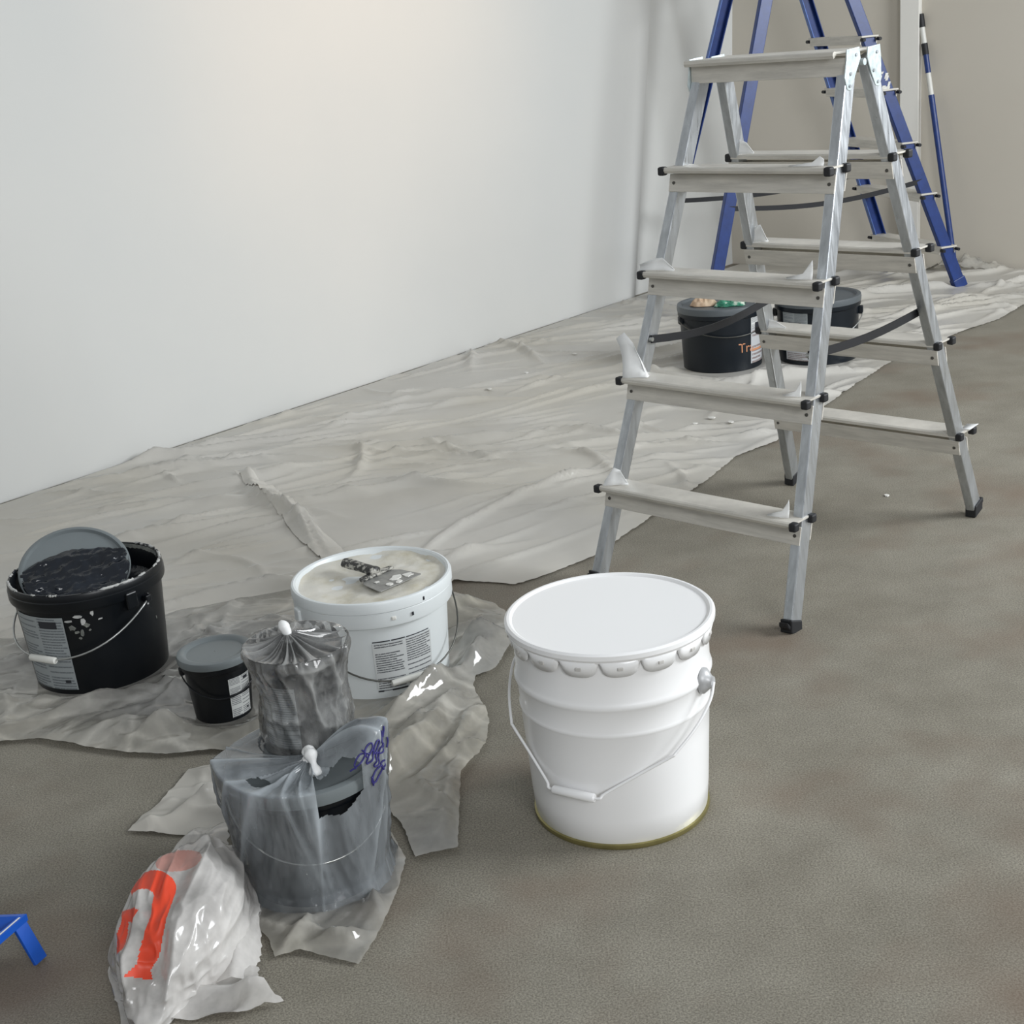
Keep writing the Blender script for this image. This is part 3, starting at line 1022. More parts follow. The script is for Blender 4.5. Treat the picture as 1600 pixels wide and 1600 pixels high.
obj('film_twist', MB().tube(catmull([k0 - V((0, 0, .012)), k0, k0 + V((-.004, .002, .012)), k0 + V((-.010, .006, .022))], 4), [.007, .006, .005, .0055, .006, .007, .008, .008, .009, .009, .008, .006, .003], 10), 'white_film', T, True)

# ------------------------------------------------------------------ stepladder
LU = V((math.cos(-.7835), math.sin(-.7835), 0))      # along the steps
LV = V((-LU.y, LU.x, 0))                             # from front frame to back frame
corner = {('l', 'f'): (V((.1733, 3.0644, 0)), V((.4972, 3.2748, 1.11))), ('l', 'b'): (V((.7615, 3.6549, 0)), V((.5524, 3.3301, 1.11))),
          ('r', 'f'): (V((.5462, 2.6929, 0)), V((.7553, 3.0176, 1.11))), ('r', 'b'): (V((1.1344, 3.2834, 0)), V((.8105, 3.0730, 1.11)))}
T = thing('stepladder', 'double-sided silver aluminium stepladder with pale treads and black end caps', 'ladder', (.654, 3.174, 0))
LW, LDp = .0120, .0185
def leg_pt(side, fb, z):
    a, b = corner[side, fb]
    return a.lerp(b, z / 1.11)
for (side, fb), (a, b) in corner.items():
    ax_ = (b - a).normalized()
    # both measured faces look toward the camera side, so the tube lies behind them
    nrm = (LV - ax_ * LV.dot(ax_)).normalized()
    uu = nrm.cross(ax_).normalized()
    bot, top = a + ax_ * .016, leg_pt(side, fb, 1.118)
    mb = MB().box((bot + top) / 2 + nrm * LDp, uu * LW, nrm * LDp, (top - bot) / 2)
    obj('leg', mb, 'alu', T, bevel=.003)
    mb = MB()
    c0 = a + ax_ * .012 + nrm * LDp
    mb.box(c0 + V((0, 0, .004)), uu * (LW + .0025), nrm * (LDp + .0025), V((0, 0, .0155)))
    tip = nrm if fb == 'b' else -nrm
    mb.box(c0 + tip * (LDp + .006) + V((0, 0, .004)), uu * LW, tip * .006 + V((0, 0, .004)), V((0, 0, .006)))
    obj('foot', mb, 'black_rubber', T, bevel=.003)
FZ = {'f': (.1952, .4328, .661, .881), 'b': (.1956, .4334, .6622, .8793)}
def step(fb, zr):
    L0, R0 = leg_pt('l', fb, zr), leg_pt('r', fb, zr)
    out = -LV if fb == 'f' else LV
    l0, r0 = L0 - LU * (LW + .001), R0 + LU * (LW + .001)
    if fb == 'b':                      # bring the origin onto the leg's outer face
        l0, r0 = l0 + LV * 2 * LDp, r0 + LV * 2 * LDp
    zt = zr + .036
    # tread: rounded nosing in front, ends just behind the leg
    sec = [(.030, -.012), (.033, -.006), (.032, -.001), (.027, .001), (.020, 0), (-.042, 0), (-.047, -.003), (-.047, -.010), (-.044, -.011), (-.042, -.004), (.020, -.004), (.026, -.006), (.027, -.012)]
    pts = [l0 + out * a + V((0, 0, zt + b - l0.z)) for a, b in sec]
    tr = obj('tread', MB().prism(pts, r0 - l0), 'alu_tread', T, bevel=0)
    # skirts riveted to the front and back faces of the legs
    for k, o2 in ((1, .0022), (-1, -(2 * LDp + .0022))):
        c = (l0 + r0) / 2 + out * o2
        mb = MB().box((c.x, c.y, zr), (r0 - l0) / 2, LV * .0018, V((0, 0, .019)) + out * (-.0045 if fb else 0))
        obj('skirt', mb, 'alu_tread', T, bevel=.001)
        for e_ in (L0, R0):
            q = e_ + (LV * 2 * LDp if fb == 'b' else V((0, 0, 0))) + out * (o2 + math.copysign(.002, o2))
            obj('rivet', MB().tube([q - out * .002 * k, q + out * .0012 * k], .0038, 10), 'knob', T)
    for e_, sg in ((l0, -1), (r0, 1)):
        for a in (.026, -.040):
            q = e_ + out * a
            mb = MB().box((q.x + LU.x * sg * .0, q.y + LU.y * sg * .0, zt - .0075), LU * .0085, out * .0095, (0, 0, .0095))
            obj('end_cap', mb, 'black_rubber', T, bevel=.004)
    return tr
for fb in 'fb':
    for z in FZ[fb]:
        step(fb, z)
# top platform
pl, pr = leg_pt('l', 'f', 1.1029), leg_pt('r', 'f', 1.1029)
bl_, br_ = leg_pt('l', 'b', 1.1029), leg_pt('r', 'b', 1.1029)
zt = 1.1375
l0 = pl - LU * .014
span = (pr - LU * .004) - l0
dep = (bl_ - pl).dot(LV) + .036
sec = [(-.024, -.013), (-.027, -.007), (-.026, -.001), (-.021, .001), (-.014, 0), (dep + .014, 0), (dep + .021, .001), (dep + .026, -.001), (dep + .027, -.007), (dep + .024, -.013), (dep + .021, -.012), (dep + .019, -.005), (-.013, -.005), (-.021, -.012)]
obj('platform', MB().prism([V((l0.x, l0.y, zt + b)) + LV * a for a, b in sec], span), 'alu_tread', T)
for o2 in (-.0022, dep + .0022):
    c = (pl + pr) / 2 + LV * o2
    obj('skirt', MB().box((c.x, c.y, 1.106), (pr - pl) / 2 + LU * .012, LV * .0018, (0, 0, .018)), 'alu_tread', T, bevel=.001)
# hinge brackets on both ends
for sg, f_, b_ in ((1, pr, br_), (-1, pl, bl_)):
    for k, (leg, d0) in enumerate(((f_, -1), (b_, 1))):
        a, b = corner['r' if sg > 0 else 'l', 'f' if d0 < 0 else 'b']
        ax_ = (b - a).normalized()
        base = leg + LV * LDp + LU * sg * (LW + .0012)
        def P_(v, z):
            q = base + LV * v
            return V((q.x, q.y, z))
        tipz = 1.058
        off = (tipz - 1.103) * ax_.dot(LV) / ax_.z
        poly = [P_(-.024, 1.140), P_(.026, 1.143), P_(.030, 1.120), P_(.016 + off, 1.075), P_(.005 + off, tipz), P_(-.008 + off, tipz + .003), P_(-.021 + off * .8, 1.085), P_(-.026, 1.118)]
        if sg < 0:
            poly = poly[::-1]
        h_ = obj('hinge_plate', MB().prism(poly, LU * sg * .003), 'alu_bracket', T, bevel=.0012)
        for (vv, zz) in ((-.006 + off * .3, 1.092), (off + .001, 1.068), (.012, 1.128)):
            q = P_(vv, zz) + LU * sg * .003
            obj('rivet', MB().tube([q - LU * sg * .001, q + LU * sg * .002], .0036, 10), 'alu', h_)
    q = (f_ + b_) / 2 + LV * LDp + LU * sg * (LW + .004)
    obj('hinge_pin', MB().tube([V((q.x, q.y, 1.112)) - LU * sg * .006, V((q.x, q.y, 1.112)) + LU * sg * .003], .007, 14), 'alu_bracket', T)
# locking bars
for side, sag, sg in (('r', -.012, 1), ('l', -.022, -1)):
    a, b = leg_pt(side, 'f', .545), leg_pt(side, 'b', .545)
    pts = []
    for i in range(9):
        t = i / 8
        q = a.lerp(b, -.02 + 1.04 * t) + LV * LDp + LU * sg * -(LW + .005) + V((0, 0, sag * math.sin(PI * t)))
        pts.append(q)
    mb = MB()
    vs, fs = [], []
    for q in pts:
        for du, dz in ((-.002, -.009), (.002, -.009), (.002, .009), (-.002, .009)):
            vs.append(q + LU * du + V((0, 0, dz)))
    for i in range(8):
        for k in range(4):
            fs.append((i * 4 + k, i * 4 + (k + 1) % 4, (i + 1) * 4 + (k + 1) % 4, (i + 1) * 4 + k))
    fs += [(3, 2, 1, 0), (32, 33, 34, 35)]
    o = obj('locking_bar', MB().add(vs, fs), 'strap', T)
    for q in (pts[0], pts[-1]):
        obj('rivet', MB().tube([q - LU * .004, q + LU * .004], .005, 10), 'wire', o)
# scraps of masking film stuck to the ladder
def scrap(side, fb, zr, shape, bend=.01):
    q0 = leg_pt(side, fb, zr)
    zt = zr + .037
    vs, fs = [], []
    n = len(shape)
    K = 5
    for (u0, v0, u1, v1, dz) in shape:
        for k in range(K):
            t = k / (K - 1)
            q = q0 + LU * (u0 + (u1 - u0) * t) + LV * (v0 + (v1 - v0) * t + bend * math.sin(PI * t))
            vs.append(V((q.x, q.y, zt + dz * t)))
    for i in range(n - 1):
        for k in range(K - 1):
            fs.append((i * K + k, i * K + k + 1, (i + 1) * K + k + 1, (i + 1) * K + k))
    obj('masking_film', MB().add(vs, fs), 'white_film', T, True, solid=.0008)
scrap('l', 'f', .4328, [(-.002, -.030, -.030, -.010, .085), (.014, -.024, -.014, .000, .098), (.032, -.012, .006, .004, .075), (.045, -.008, .026, .004, .035), (.050, -.006, .042, .000, .004)])
scrap('l', 'f', .1952, [(.002, -.028, .001, -.020, .010), (.020, -.012, .018, -.003, .040), (.034, .002, .030, .004, .034), (.050, .006, .046, .006, .008)], .003)
scrap('l', 'f', .661, [(-.022, -.022, -.030, -.010, .012), (.010, -.008, .008, -.002, .026), (.030, -.002, .028, .000, .028), (.060, -.004, .060, -.002, .006)], .004)
scrap('l', 'b', .8793, [(.004, -.012, .002, -.010, .020), (.018, -.004, .016, -.004, .034), (.034, .000, .034, .000, .026), (.050, .004, .050, .004, .004)], .003)
scrap('l', 'b', .6622, [(.000, -.012, -.002, -.010, .010), (.020, -.004, .018, -.004, .036), (.032, .000, .032, .000, .042), (.050, .004, .048, .004, .006)], .003)
scrap('l', 'b', .4334, [(-.004, -.012, -.006, -.010, .010), (.016, -.006, .014, -.004, .022), (.032, .000, .034, .000, .018), (.060, .004, .060, .004, .003)], .003)
scrap('r', 'f', .1952, [(-.060, -.014, -.060, -.014, .004), (-.030, -.010, -.028, -.006, .014), (-.018, -.006, -.016, -.002, .034), (-.013, -.004, -.013, -.002, .040)], .002)
scrap('r', 'f', .4328, [(-.050, -.014, -.050, -.014, .003), (-.026, -.010, -.024, -.006, .012), (-.016, -.006, -.015, -.002, .030), (-.013, -.004, -.013, -.002, .034)], .002)
scrap('r', 'f', .661, [(-.070, -.014, -.070, -.014, .004), (-.036, -.010, -.034, -.006, .012), (-.020, -.006, -.018, -.002, .034), (-.013, -.004, -.013, -.002, .040)], .002)
scrap('r', 'f', .881, [(-.090, -.016, -.090, -.014, .002), (-.040, -.010, -.038, -.006, .008), (-.024, -.006, -.022, -.002, .020), (-.013, -.004, -.013, -.002, .014)], .002)
scrap('r', 'b', .1956, [(.000, .030, .000, .060, .006), (.012, .034, .020, .062, .008), (.020, .040, .030, .060, .010)], .002)

# ------------------------------------------------------------------ tall blue ladder
GA, GB, GC, GD = V((.896, 5.855, 0)), V((.742, 6.504, 0)), V((1.887, 6.659, 0)), V((2.055, 6.144, 0))
TA, TB, TC, TD = V((1.323, 6.087, 1.729)), V((1.258, 6.442, 1.769)), V((1.298, 6.452, 1.766)), V((1.391, 6.104, 1.725))
T = thing('blue_stepladder', 'tall blue stepladder with grey treads standing near the far beige wall', 'ladder', (1.395, 6.29, 0))
SD = V((-.242, .970, 0))     # along its steps, near to far
ZT = 1.74
def blue_leg(g, t, col, out):
    ax_ = (t - g).normalized()
    w = (SD - ax_ * SD.dot(ax_)).normalized()
    d = ax_.cross(w)
    mb = MB()
    # channel section, open toward the ladder's inside
    L_ = t - g
    mb.box((g + t) / 2, w * .0035, d * .025, L_ / 2)
    obj('leg', mb, col, T, bevel=.002)
    for s in (-1, 1):
        obj('leg_flange', MB().box((g + t) / 2 + d * s * .0235 + w * out * .012, w * .0125, d * .0025, L_ / 2), 'blue_lit' if s > 0 and out < 0 else 'blue', T, bevel=.001)
    obj('foot', MB().box(g + ax_ * .02 + w * out * .01, w * .019, d * .029, ax_ * .022), 'blue' if col == 'blue' else 'black_rubber', T, bevel=.003)
blue_leg(GD, TD, 'blue', 1)
blue_leg(GC, TC, 'blue', -1)
blue_leg(GA, TA, 'blue', 1)
blue_leg(GB, TB, 'blue', -1)
for z in (.170, .405, .626, .850, 1.070, 1.292, 1.512):
    a, b = GD.lerp(TD, z / TD.z), GC.lerp(TC, z / TC.z)
    ax_ = (b - a).normalized()
    o = V((ax_.y, -ax_.x, 0))
    mb = MB().box((a + b) / 2 + V((0, 0, .012)), (b - a) / 2 + ax_ * .014, o * .040, (0, 0, .004))
    mb.box((a + b) / 2 + o * .037 + V((0, 0, -.004)), (b - a) / 2, o * .003, (0, 0, .015))
    mb.box((a + b) / 2 - o * .037 + V((0, 0, -.004)), (b - a) / 2, o * .003, (0, 0, .015))
    tr = obj('tread', mb, 'alu_tread', T, bevel=.002)
    for q, s in ((a, -1), (b, 1)):
        for k in (-1, 1):
            obj('tread_bolt', MB().tube([q + o * .037 * k + ax_ * s * .008, q + o * .037 * k + ax_ * s * .032], .007, 8), 'strap', tr)
# cross rails of the support side, platform
for z in (1.42,):
    a, b = GA.lerp(TA, z / TA.z), GB.lerp(TB, z / TB.z)
    obj('support_rail', MB().box((a + b) / 2, (b - a) / 2, V((.012, 0, 0)), (0, 0, .012)), 'blue', T)
c = (TA + TB + TC + TD) / 4
obj('platform', MB().box((c.x, c.y, 1.765), SD * .21, V((.97, .242, 0)) * .11, (0, 0, .018)), 'alu_tread', T, bevel=.004)
def strap_between(a, b, sag):
    pts = [a.lerp(b, i / 12) + V((0, 0, -sag * math.sin(PI * i / 12))) for i in range(13)]
    vs, fs = [], []
    for q in pts:
        for du, dz in ((-.003, -.010), (.003, -.010), (.003, .010), (-.003, .010)):
            vs.append(q + SD * du + V((0, 0, dz)))
    for i in range(12):
        for k in range(4):
            fs.append((i * 4 + k, i * 4 + (k + 1) % 4, (i + 1) * 4 + (k + 1) % 4, (i + 1) * 4 + k))
    obj('spreader_strap', MB().add(vs, fs), 'strap', T)
strap_between(GA.lerp(TA, .458 / TA.z), GD.lerp(TD, .473 / TD.z), .035)
strap_between(GB.lerp(TB, .438 / TB.z), GC.lerp(TC, .471 / TC.z), .025)
rg = random.Random(3)
for k in range(9):
    z = .90 + rg.uniform(-.06, .05)
    q = GD.lerp(TD, z / TD.z) - SD * .0045 + V((.97, .242, 0)) * rg.uniform(-.018, .02)
    obj('paint_fleck', MB().box(q, V((.97, .242, 0)) * rg.uniform(.003, .008), SD * .0015, V((0, 0, rg.uniform(.004, .012))) + V((.003, 0, 0))), 'white_splash', T)

# ------------------------------------------------------------------ extension pole against the far wall
pb, pt = V((2.140, 6.490, .012)), V((2.030, 6.688, 1.142))
T = thing('extension_pole', 'slim blue telescopic paint pole with white bands leaning on the far wall', 'pole', (2.14, 6.49, 0))
def seg(name, a, b, r, mat):
    obj(name, MB().tube([pb.lerp(pt, a), pb.lerp(pt, b)], r, 14), mat, T, True, auto=50)
seg('tip', .95, 1.0, .0155, 'black_rubber')
seg('upper_sleeve', .885, .95, .012, 'grip')
seg('collar', .845, .888, .0145, 'black_rubber')
seg('upper_tube', .775, .848, .0125, 'blue')
seg('lower_sleeve', .69, .775, .0115, 'grip')
seg('lower_tube', .03, .69, .0135, 'blue')
seg('end_grip', 0, .04, .0155, 'black_rubber')

# ------------------------------------------------------------------ two black buckets under the ladder
def far_bucket(x, y, rt, rb, h, name, label, lid):
    cy = Cyl(x, y)
    T = thing(name, label, 'bucket', cy.c)
    body, R = bucket_body(cy, rt - .004, rb, h - .008, 'far_black', T, .03, .006)
    obj('lid', lid_mesh(cy.c, rt - .006, h, .022, .007), lid, T, True, auto=40)
    return cy, T, R
cy, T, R = far_bucket(.8247, 5.0979, .1616, .1426, .2349, 'lidded_black_bucket', 'blue-black lidded bucket carrying two crumpled rags, behind the silver ladder', 'dark_lid')
obj('label', patch(cy, 44, 78, .025, .150, R), 'lab_far', T, True)
obj('label', patch(cy, 44, 78, .150, .192, R, .0016), 'lab_white', T, True)
obj('label_mark', patch(cy, 52, 66, .135, .172, R, .002, 5, 3), 'dark_print', T, True)
obj('label_mark', patch(cy, 46, 76, .070, .078, R, .002, 6, 2), 'orange_print', T, True)
# orange lettering
cu = bpy.data.curves.new('lettering', 'FONT')
cu.body = 'Tra'
cu.size = .048
to = bpy.data.objects.new('lettering_tmp', cu)
COL.objects.link(to)
dg = bpy.context.evaluated_depsgraph_get()
me = to.evaluated_get(dg).to_mesh()
vs = []
for v_ in me.vertices:
    vs.append(cy.p(23 + math.degrees(v_.co.x / .15), R(.075) + .0016, .072 + v_.co.y))
mb = MB().add(vs, [tuple(p.vertices) for p in me.polygons])
to.evaluated_get(dg).to_mesh_clear()
bpy.data.objects.remove(to)
obj('lettering', mb, 'orange_print', T)
bail(cy, 108, .160, .185, .158, .05, .0022, 'dark_wire', T)
for az in (108, -72):
    ear(cy, az, .150, .185, 'far_black', T, .012, .014, .008)
CL = cy
cy, T, R = far_bucket(1.174, 5.0784, .1579, .1401, .2341, 'lidded_black_bucket.001', 'black bucket with bare slate lid and pale label, beside the rag-topped bucket', 'dark_lid')
obj('label', patch(cy, -52, -12, .020, .075, R), 'lab_far', T, True)
obj('label', patch(cy, -56, -14, .120, .195, R), 'lab_grey', T, True)
obj('label_mark', patch(cy, -44, -24, .140, .160, R, .002, 5, 3), 'dark_print', T, True)
for az in (85, -95):
    ear(cy, az, .150, .175, 'far_black', T, .012, .014, .008)
bail(cy, -95, .160, .170, -.156, .075, .0022, 'wire', T)

def rag(name, label, c, rx, ry, hz, mat, seed):
    vs, fs = [], []
    n, k = 48, 18
    vs.append((c.x, c.y, c.z + hz))
    for j in range(1, k + 1):
        for i in range(n):
            a = 2 * PI * i / n
            t = j / k
            wob = 1 + .22 * float(vnoise(math.cos(a) * 2 + 5, math.sin(a) * 2, 0, seed))
            x, y = c.x + rx * t * wob * math.cos(a), c.y + ry * t * wob * math.sin(a)
            z = hz * (1 - t ** 2.4) * (.75 + .3 * float(ridged(x * 26, y * 26, 0, seed, 3))) + .0008
            vs.append((x, y, c.z + max(.0008, z)))
    for i in range(n):
        fs.append((0, 1 + i, 1 + (i + 1) % n))
    for j in range(k - 1):
        for i in range(n):
            fs.append((1 + j * n + i, 1 + (j + 1) * n + i, 1 + (j + 1) * n + (i + 1) % n, 1 + j * n + (i + 1) % n))
    fs.append(tuple(reversed(range(1 + (k - 1) * n, 1 + k * n))))
    return tag(obj(name, MB().add(vs, fs), mat, None, True, loc=c), label, 'rag')
zl = .2349 - .007
rag('cloth_rag', 'crumpled tan cloth rag on the bucket lid behind the ladder', CL.c + CL.r * -.062 + CL.d * .01 + V((0, 0, zl + .001)), .050, .042, .034, 'tan_rag', 21)
rag('cloth_rag.001', 'green and white rag lying next to the tan rag on the bucket lid', CL.c + CL.r * .036 + CL.d * .03 + V((0, 0, zl + .001)), .060, .046, .030, 'green_rag', 33)

# ------------------------------------------------------------------ drop sheets
BASES = [(-.2969, 2.6861, .139), (-.9153, 2.8338, .14), (-.6057, 2.556, .056), (.8247, 5.0979, .143), (1.174, 5.0784, .14), (-.3558, 1.9587, .112),
         (.896, 5.855, .03), (.742, 6.504, .03), (1.887, 6.659, .03), (2.055, 6.144, .03), (2.14, 6.49, .02), (.1733, 3.0644, .03), (.7615, 3.6549, .03)]
def calm(x, y, soft=.05):
    k = np.ones(x.shape)
    for bx, by, br in BASES:
        d = np.hypot(x - bx, y - by)
        k *= np.clip((d - br - .004) / soft, 0, 1)
    return k
rs = np.random.RandomState(5)
main = [(-1.545, 4.134), (-.66, 5.106), (.676, 6.583), (1.276, 7.215), (1.682, 6.925), (2.071, 6.645), (2.437, 6.395), (2.391, 5.935), (2.144, 5.64), (1.964, 5.428), (1.761, 5.269), (1.553, 5.07), (1.403, 4.917), (1.208, 4.652), (1.04, 4.409), (.896, 4.222), (.814, 4.068), (.666, 3.945), (.539, 3.735), (.407, 3.549), (.287, 3.379), (.193, 3.241), (.11, 3.174), (.046, 3.127), (-.008, 3.099), (-.061, 3.124), (-.153, 3.155), (-.253, 2.96), (-.445, 2.80), (-.712, 2.65), (-.896, 2.60), (-1.09, 2.58), (-1.33, 2.60), (-1.75, 3.91)]
cr_ = []
for i in range(520):
    y = 2.6 + 4.3 * rs.rand() ** 1.15
    x = max(-1.45, -1.556 + (y - 4.144) * .9086) + rs.uniform(0, 2.6)
    big = rs.rand() < .35
    an = rs.normal(.20, .30) if rs.rand() < .88 else rs.uniform(0, PI)
    cr_.append((x, y, an, rs.uniform(.22, .60) if big else rs.uniform(.08, .26), rs.uniform(.011, .018) if big else rs.uniform(.008, .013), (rs.uniform(.012, .024) if big else rs.uniform(.007, .015)), rs.normal(0, .22)))
# fold that runs from the wall side down to the filler bucket
cr_ += [(-.66, 3.80, math.atan2(-.77, .305), .50, .014, .030, 0), (-.60, 3.72, math.atan2(-.74, .32), .42, .012, .022, 0)]
cf = crease_field(cr_)
def h_main(x, y):
    w = .05 * vnoise(x * 3, y * 3, 0, 2)
    h = cf(x + w, y + w) + .003 * vnoise(x * 3, y * 5, 0, 4)
    # film stands up a little along its free edge
    return .0035 + np.clip(h + .002, 0, .05) * calm(x, y)
sheet = obj('drop_sheet', film_mesh(main, .0098, h_main, .0025, 2, straight=(0, 1, 2, 3, 4, 5), flat=.05), 'sheet', None, True)
strip = [(-.85, 4.24), (-.80, 4.10), (-.67, 3.815), (-.564, 3.53), (-.499, 3.38), (-.46, 3.27), (-.40, 3.30), (-.455, 3.46), (-.591, 3.785), (-.718, 4.06)]
def h_strip(x, y):
    t = ((x + .85) * .42 + (y - 4.24) * -.907)
    d = (x + .85) * .907 + (y - 4.24) * .42
    return h_main(x, y) + .004 + .005 * np.exp(-((d - .01) / .02) ** 2) + .002 * vnoise(x * 25, y * 12, 0, 44)
obj('folded_flap', film_mesh(strip, .010, h_strip, .001, 8), 'sheet', sheet, True)
tag(sheet, 'large milky plastic drop sheet creased along the base of the white wall', 'plastic sheet')

clear = [(-1.33, 3.031), (-1.211, 3.049), (-1.031, 3.046), (-.84, 3.097), (-.733, 3.13), (-.557, 3.19), (-.325, 3.218), (-.182, 3.10), (-.099, 3.029), (-.035, 2.938), (-.026, 2.754), (-.062, 2.635), (-.102, 2.607), (-.108, 2.555), (-.078, 2.411), (-.085, 2.312), (-.13, 2.214), (-.135, 1.978), (-.202, 1.961), (-.228, 2.06), (-.27, 2.14), (-.39, 2.30), (-.492, 2.363), (-.604, 2.389), (-.689, 2.387), (-.766, 2.409), (-.862, 2.452), (-.963, 2.502), (-1.039, 2.503), (-1.22, 2.53)]
cr2 = []
for i in range(190):
    x, y = rs.uniform(-1.25, -.05), rs.uniform(2.1, 3.15)
    an = rs.normal(.15, .6)
    if x > -.30 and y < 2.75:
        an = rs.normal(1.05, .45)
    cr2.append((x, y, an, rs.uniform(.06, .28), rs.uniform(.008, .014), rs.uniform(.003, .012), rs.normal(0, .2)))
cr2 += [(-.16, 2.60, 1.05, .34, .030, .045, .1), (-.21, 2.32, 1.2, .30, .022, .040, -.1), (-.13, 2.16, 1.5, .22, .016, .032, .1), (-.10, 2.44, .9, .14, .014, .035, .2),
        (-.15, 2.92, .75, .22, .020, .030, .1), (-.07, 2.78, .5, .10, .014, .030, 0), (-.25, 2.2, 1.4, .25, .012, .03, 0), (-.13, 2.36, 1.15, .20, .010, .030, .1), (-.20, 2.50, 1.0, .22, .011, .034, -.1), (-.105, 2.50, 1.3, .10, .009, .026, .1), (-.16, 2.12, 1.9, .10, .009, .024, 0), (-.11, 2.30, .5, .09, .009, .026, .2), (-.17, 2.05, 1.3, .14, .014, .025, 0),
        (-.60, 2.95, .25, .40, .020, .018, .1), (-.80, 2.48, .05, .22, .020, .022, .2), (-.72, 2.47, .6, .12, .014, .022, 0), (-.52, 2.44, .3, .14, .013, .022, 0), (-.98, 2.58, .3, .2, .015, .018, 0)]
cf2 = crease_field(cr2)
ln2 = crease_field([(rs.uniform(-1.2, -.06), rs.uniform(2.0, 3.1), rs.normal(.25, .7), rs.uniform(.05, .22), rs.uniform(.005, .009), rs.uniform(.4, 1), rs.normal(0, .25)) for _ in range(170)])
def h_clear(x, y):
    w = .03 * vnoise(x * 6, y * 6, 0, 12)
    h = cf2(x + w, y + w) + .006 * vnoise(x * 7, y * 7, 0, 17)
    k = calm(x, y, .06)
    return .0065 + h_main(x, y) * .75 * k + np.clip(h + .003, 0, .09) * k
cs = obj('clear_film_sheet', film_mesh(clear, .0078, h_clear, .0015, 3, (), lambda x, y: np.clip(ln2(x, y), 0, 1), .06), 'clear', None, True)
tag(cs, 'clear yellowish plastic film crumpled around the buckets over the drop sheet', 'plastic sheet')

def small_film(name, label, poly, amp, seed, mat, lift=.004, step=.007, ncr=26, hmax=.03, extra=()):
    q = np.array(poly)
    r2 = np.random.RandomState(seed)
    c = [(r2.uniform(q[:, 0].min(), q[:, 0].max()), r2.uniform(q[:, 1].min(), q[:, 1].max()), r2.uniform(0, PI), r2.uniform(.04, .14), r2.uniform(.008, .015), r2.uniform(.3, 1) * amp, r2.normal(0, .3)) for _ in range(ncr)]
    f = crease_field(c + list(extra))
    fl_ = crease_field([(a_, b_, c_, d_, e_ * .5, .8, g_) for a_, b_, c_, d_, e_, h_, g_ in c[::2]])
    def hf(x, y):
        k = calm(x, y, .03)
        return lift + k * np.clip(f(x, y) + amp * .5 * vnoise(x * 12, y * 12, 0, seed), 0, hmax)
    return tag(obj(name, film_mesh(poly, step, hf, .001, seed, (), lambda x, y: np.clip(fl_(x, y), 0, 1), .035), mat, None, True), label, 'plastic film')
apron = [(-.470, 1.86), (-.414, 1.783), (-.398, 1.735), (-.362, 1.744), (-.275, 1.702), (-.244, 1.789), (-.229, 1.868), (-.218, 1.964), (-.25, 2.06), (-.372, 2.086), (-.46, 2.00)]
small_film('film_offcut', 'clear shiny film spread on the floor under the bagged bucket', apron, .012, 41, 'clear', .004, .007, 26, .04, [(-.25, 1.82, 1.9, .14, .012, .03, 0), (-.30, 1.76, .2, .10, .010, .02, 0)])
flap = [(-.701, 2.126), (-.665, 2.213), (-.635, 2.328), (-.578, 2.342), (-.499, 2.246), (-.47, 2.15), (-.482, 2.09), (-.555, 2.096), (-.597, 2.097)]
small_film('film_offcut.001', 'pointed milky film scrap lying beside the bagged bucket and carrier bag', flap, .014, 43, 'sheet', .004, .007, 22, .035, [(-.57, 2.22, .9, .14, .012, .025, 0)])
heap = [(2.03, 6.575), (2.12, 6.47), (2.25, 6.44), (2.38, 6.42), (2.425, 6.395), (2.35, 6.455), (2.22, 6.55), (2.10, 6.63)]
def hh(x, y):
    c = np.clip(1 - np.hypot((x - 2.2) / .22, (y - 6.51) / .12), 0, 1)
    return .006 + .07 * c ** .7 * (.6 + .4 * ridged(x * 14, y * 14, 0, 55, 3))
tag(obj('film_heap', film_mesh([(2.03, 6.60), (2.08, 6.50), (2.18, 6.44), (2.30, 6.40), (2.40, 6.395), (2.38, 6.425), (2.28, 6.49), (2.15, 6.575), (2.07, 6.62)], .011, hh, .004, 9), 'clear', None, True), 'heap of bunched milky film at the foot of the far wall', 'plastic film')

# ------------------------------------------------------------------ carrier bag with the red print
BGC = V((-.534, 1.785, 0))
T = thing('carrier_bag', 'crumpled white carrier bag with a bold red curved print on the floor', 'bag', BGC)
nu, nv = 240, 130
vs, fs = [], []
e1 = V((.12, .99, 0)).normalized()      # long axis, away from the camera
e2 = V((e1.y, -e1.x, 0))
def bag_r(a, b):
    pass
P3 = np.zeros((nv + 1, nu, 3))
for j in range(nv + 1):
    la = -PI / 2 * .18 + (PI / 2 * 1.18) * j / nv
    for i in range(nu):
        an = 2 * PI * i / nu
        d = (math.cos(la) * math.cos(an), math.cos(la) * math.sin(an), math.sin(la))
        P3[j, i] = d
dx, dy, dz = P3[..., 0], P3[..., 1], P3[..., 2]
rk = np.random.RandomState(31)
hull = np.full(dx.shape, 9.0)
for _ in range(44):                      # flat crumpled facets
    n3 = rk.normal(size=3)
    n3[2] = abs(n3[2]) * .8
    n3 /= np.linalg.norm(n3)
    hull = np.minimum(hull, rk.uniform(.86, 1.06) / np.maximum(dx * n3[0] + dy * n3[1] + dz * n3[2], .05))
hull = np.minimum(hull, 1.22)
cr = ridged(dx * 1.5 + 9, dy * .9 + dx * .5, dz * 1.3, 61, 3)
sh = .34 + .66 * hull + .085 * (cr - .6)
U = dx * .102 * sh * (1 - .18 * np.clip(dy, 0, 1))
W_ = dy * .190 * sh
Z = dz * .128 * sh * (1 + .12 * dy)
Z = np.where(Z < 0, Z * .05, Z) + .004
Z = np.maximum(Z, .0025)
X = BGC.x + e2.x * U + e1.x * W_
Y = BGC.y + e2.y * U + e1.y * W_
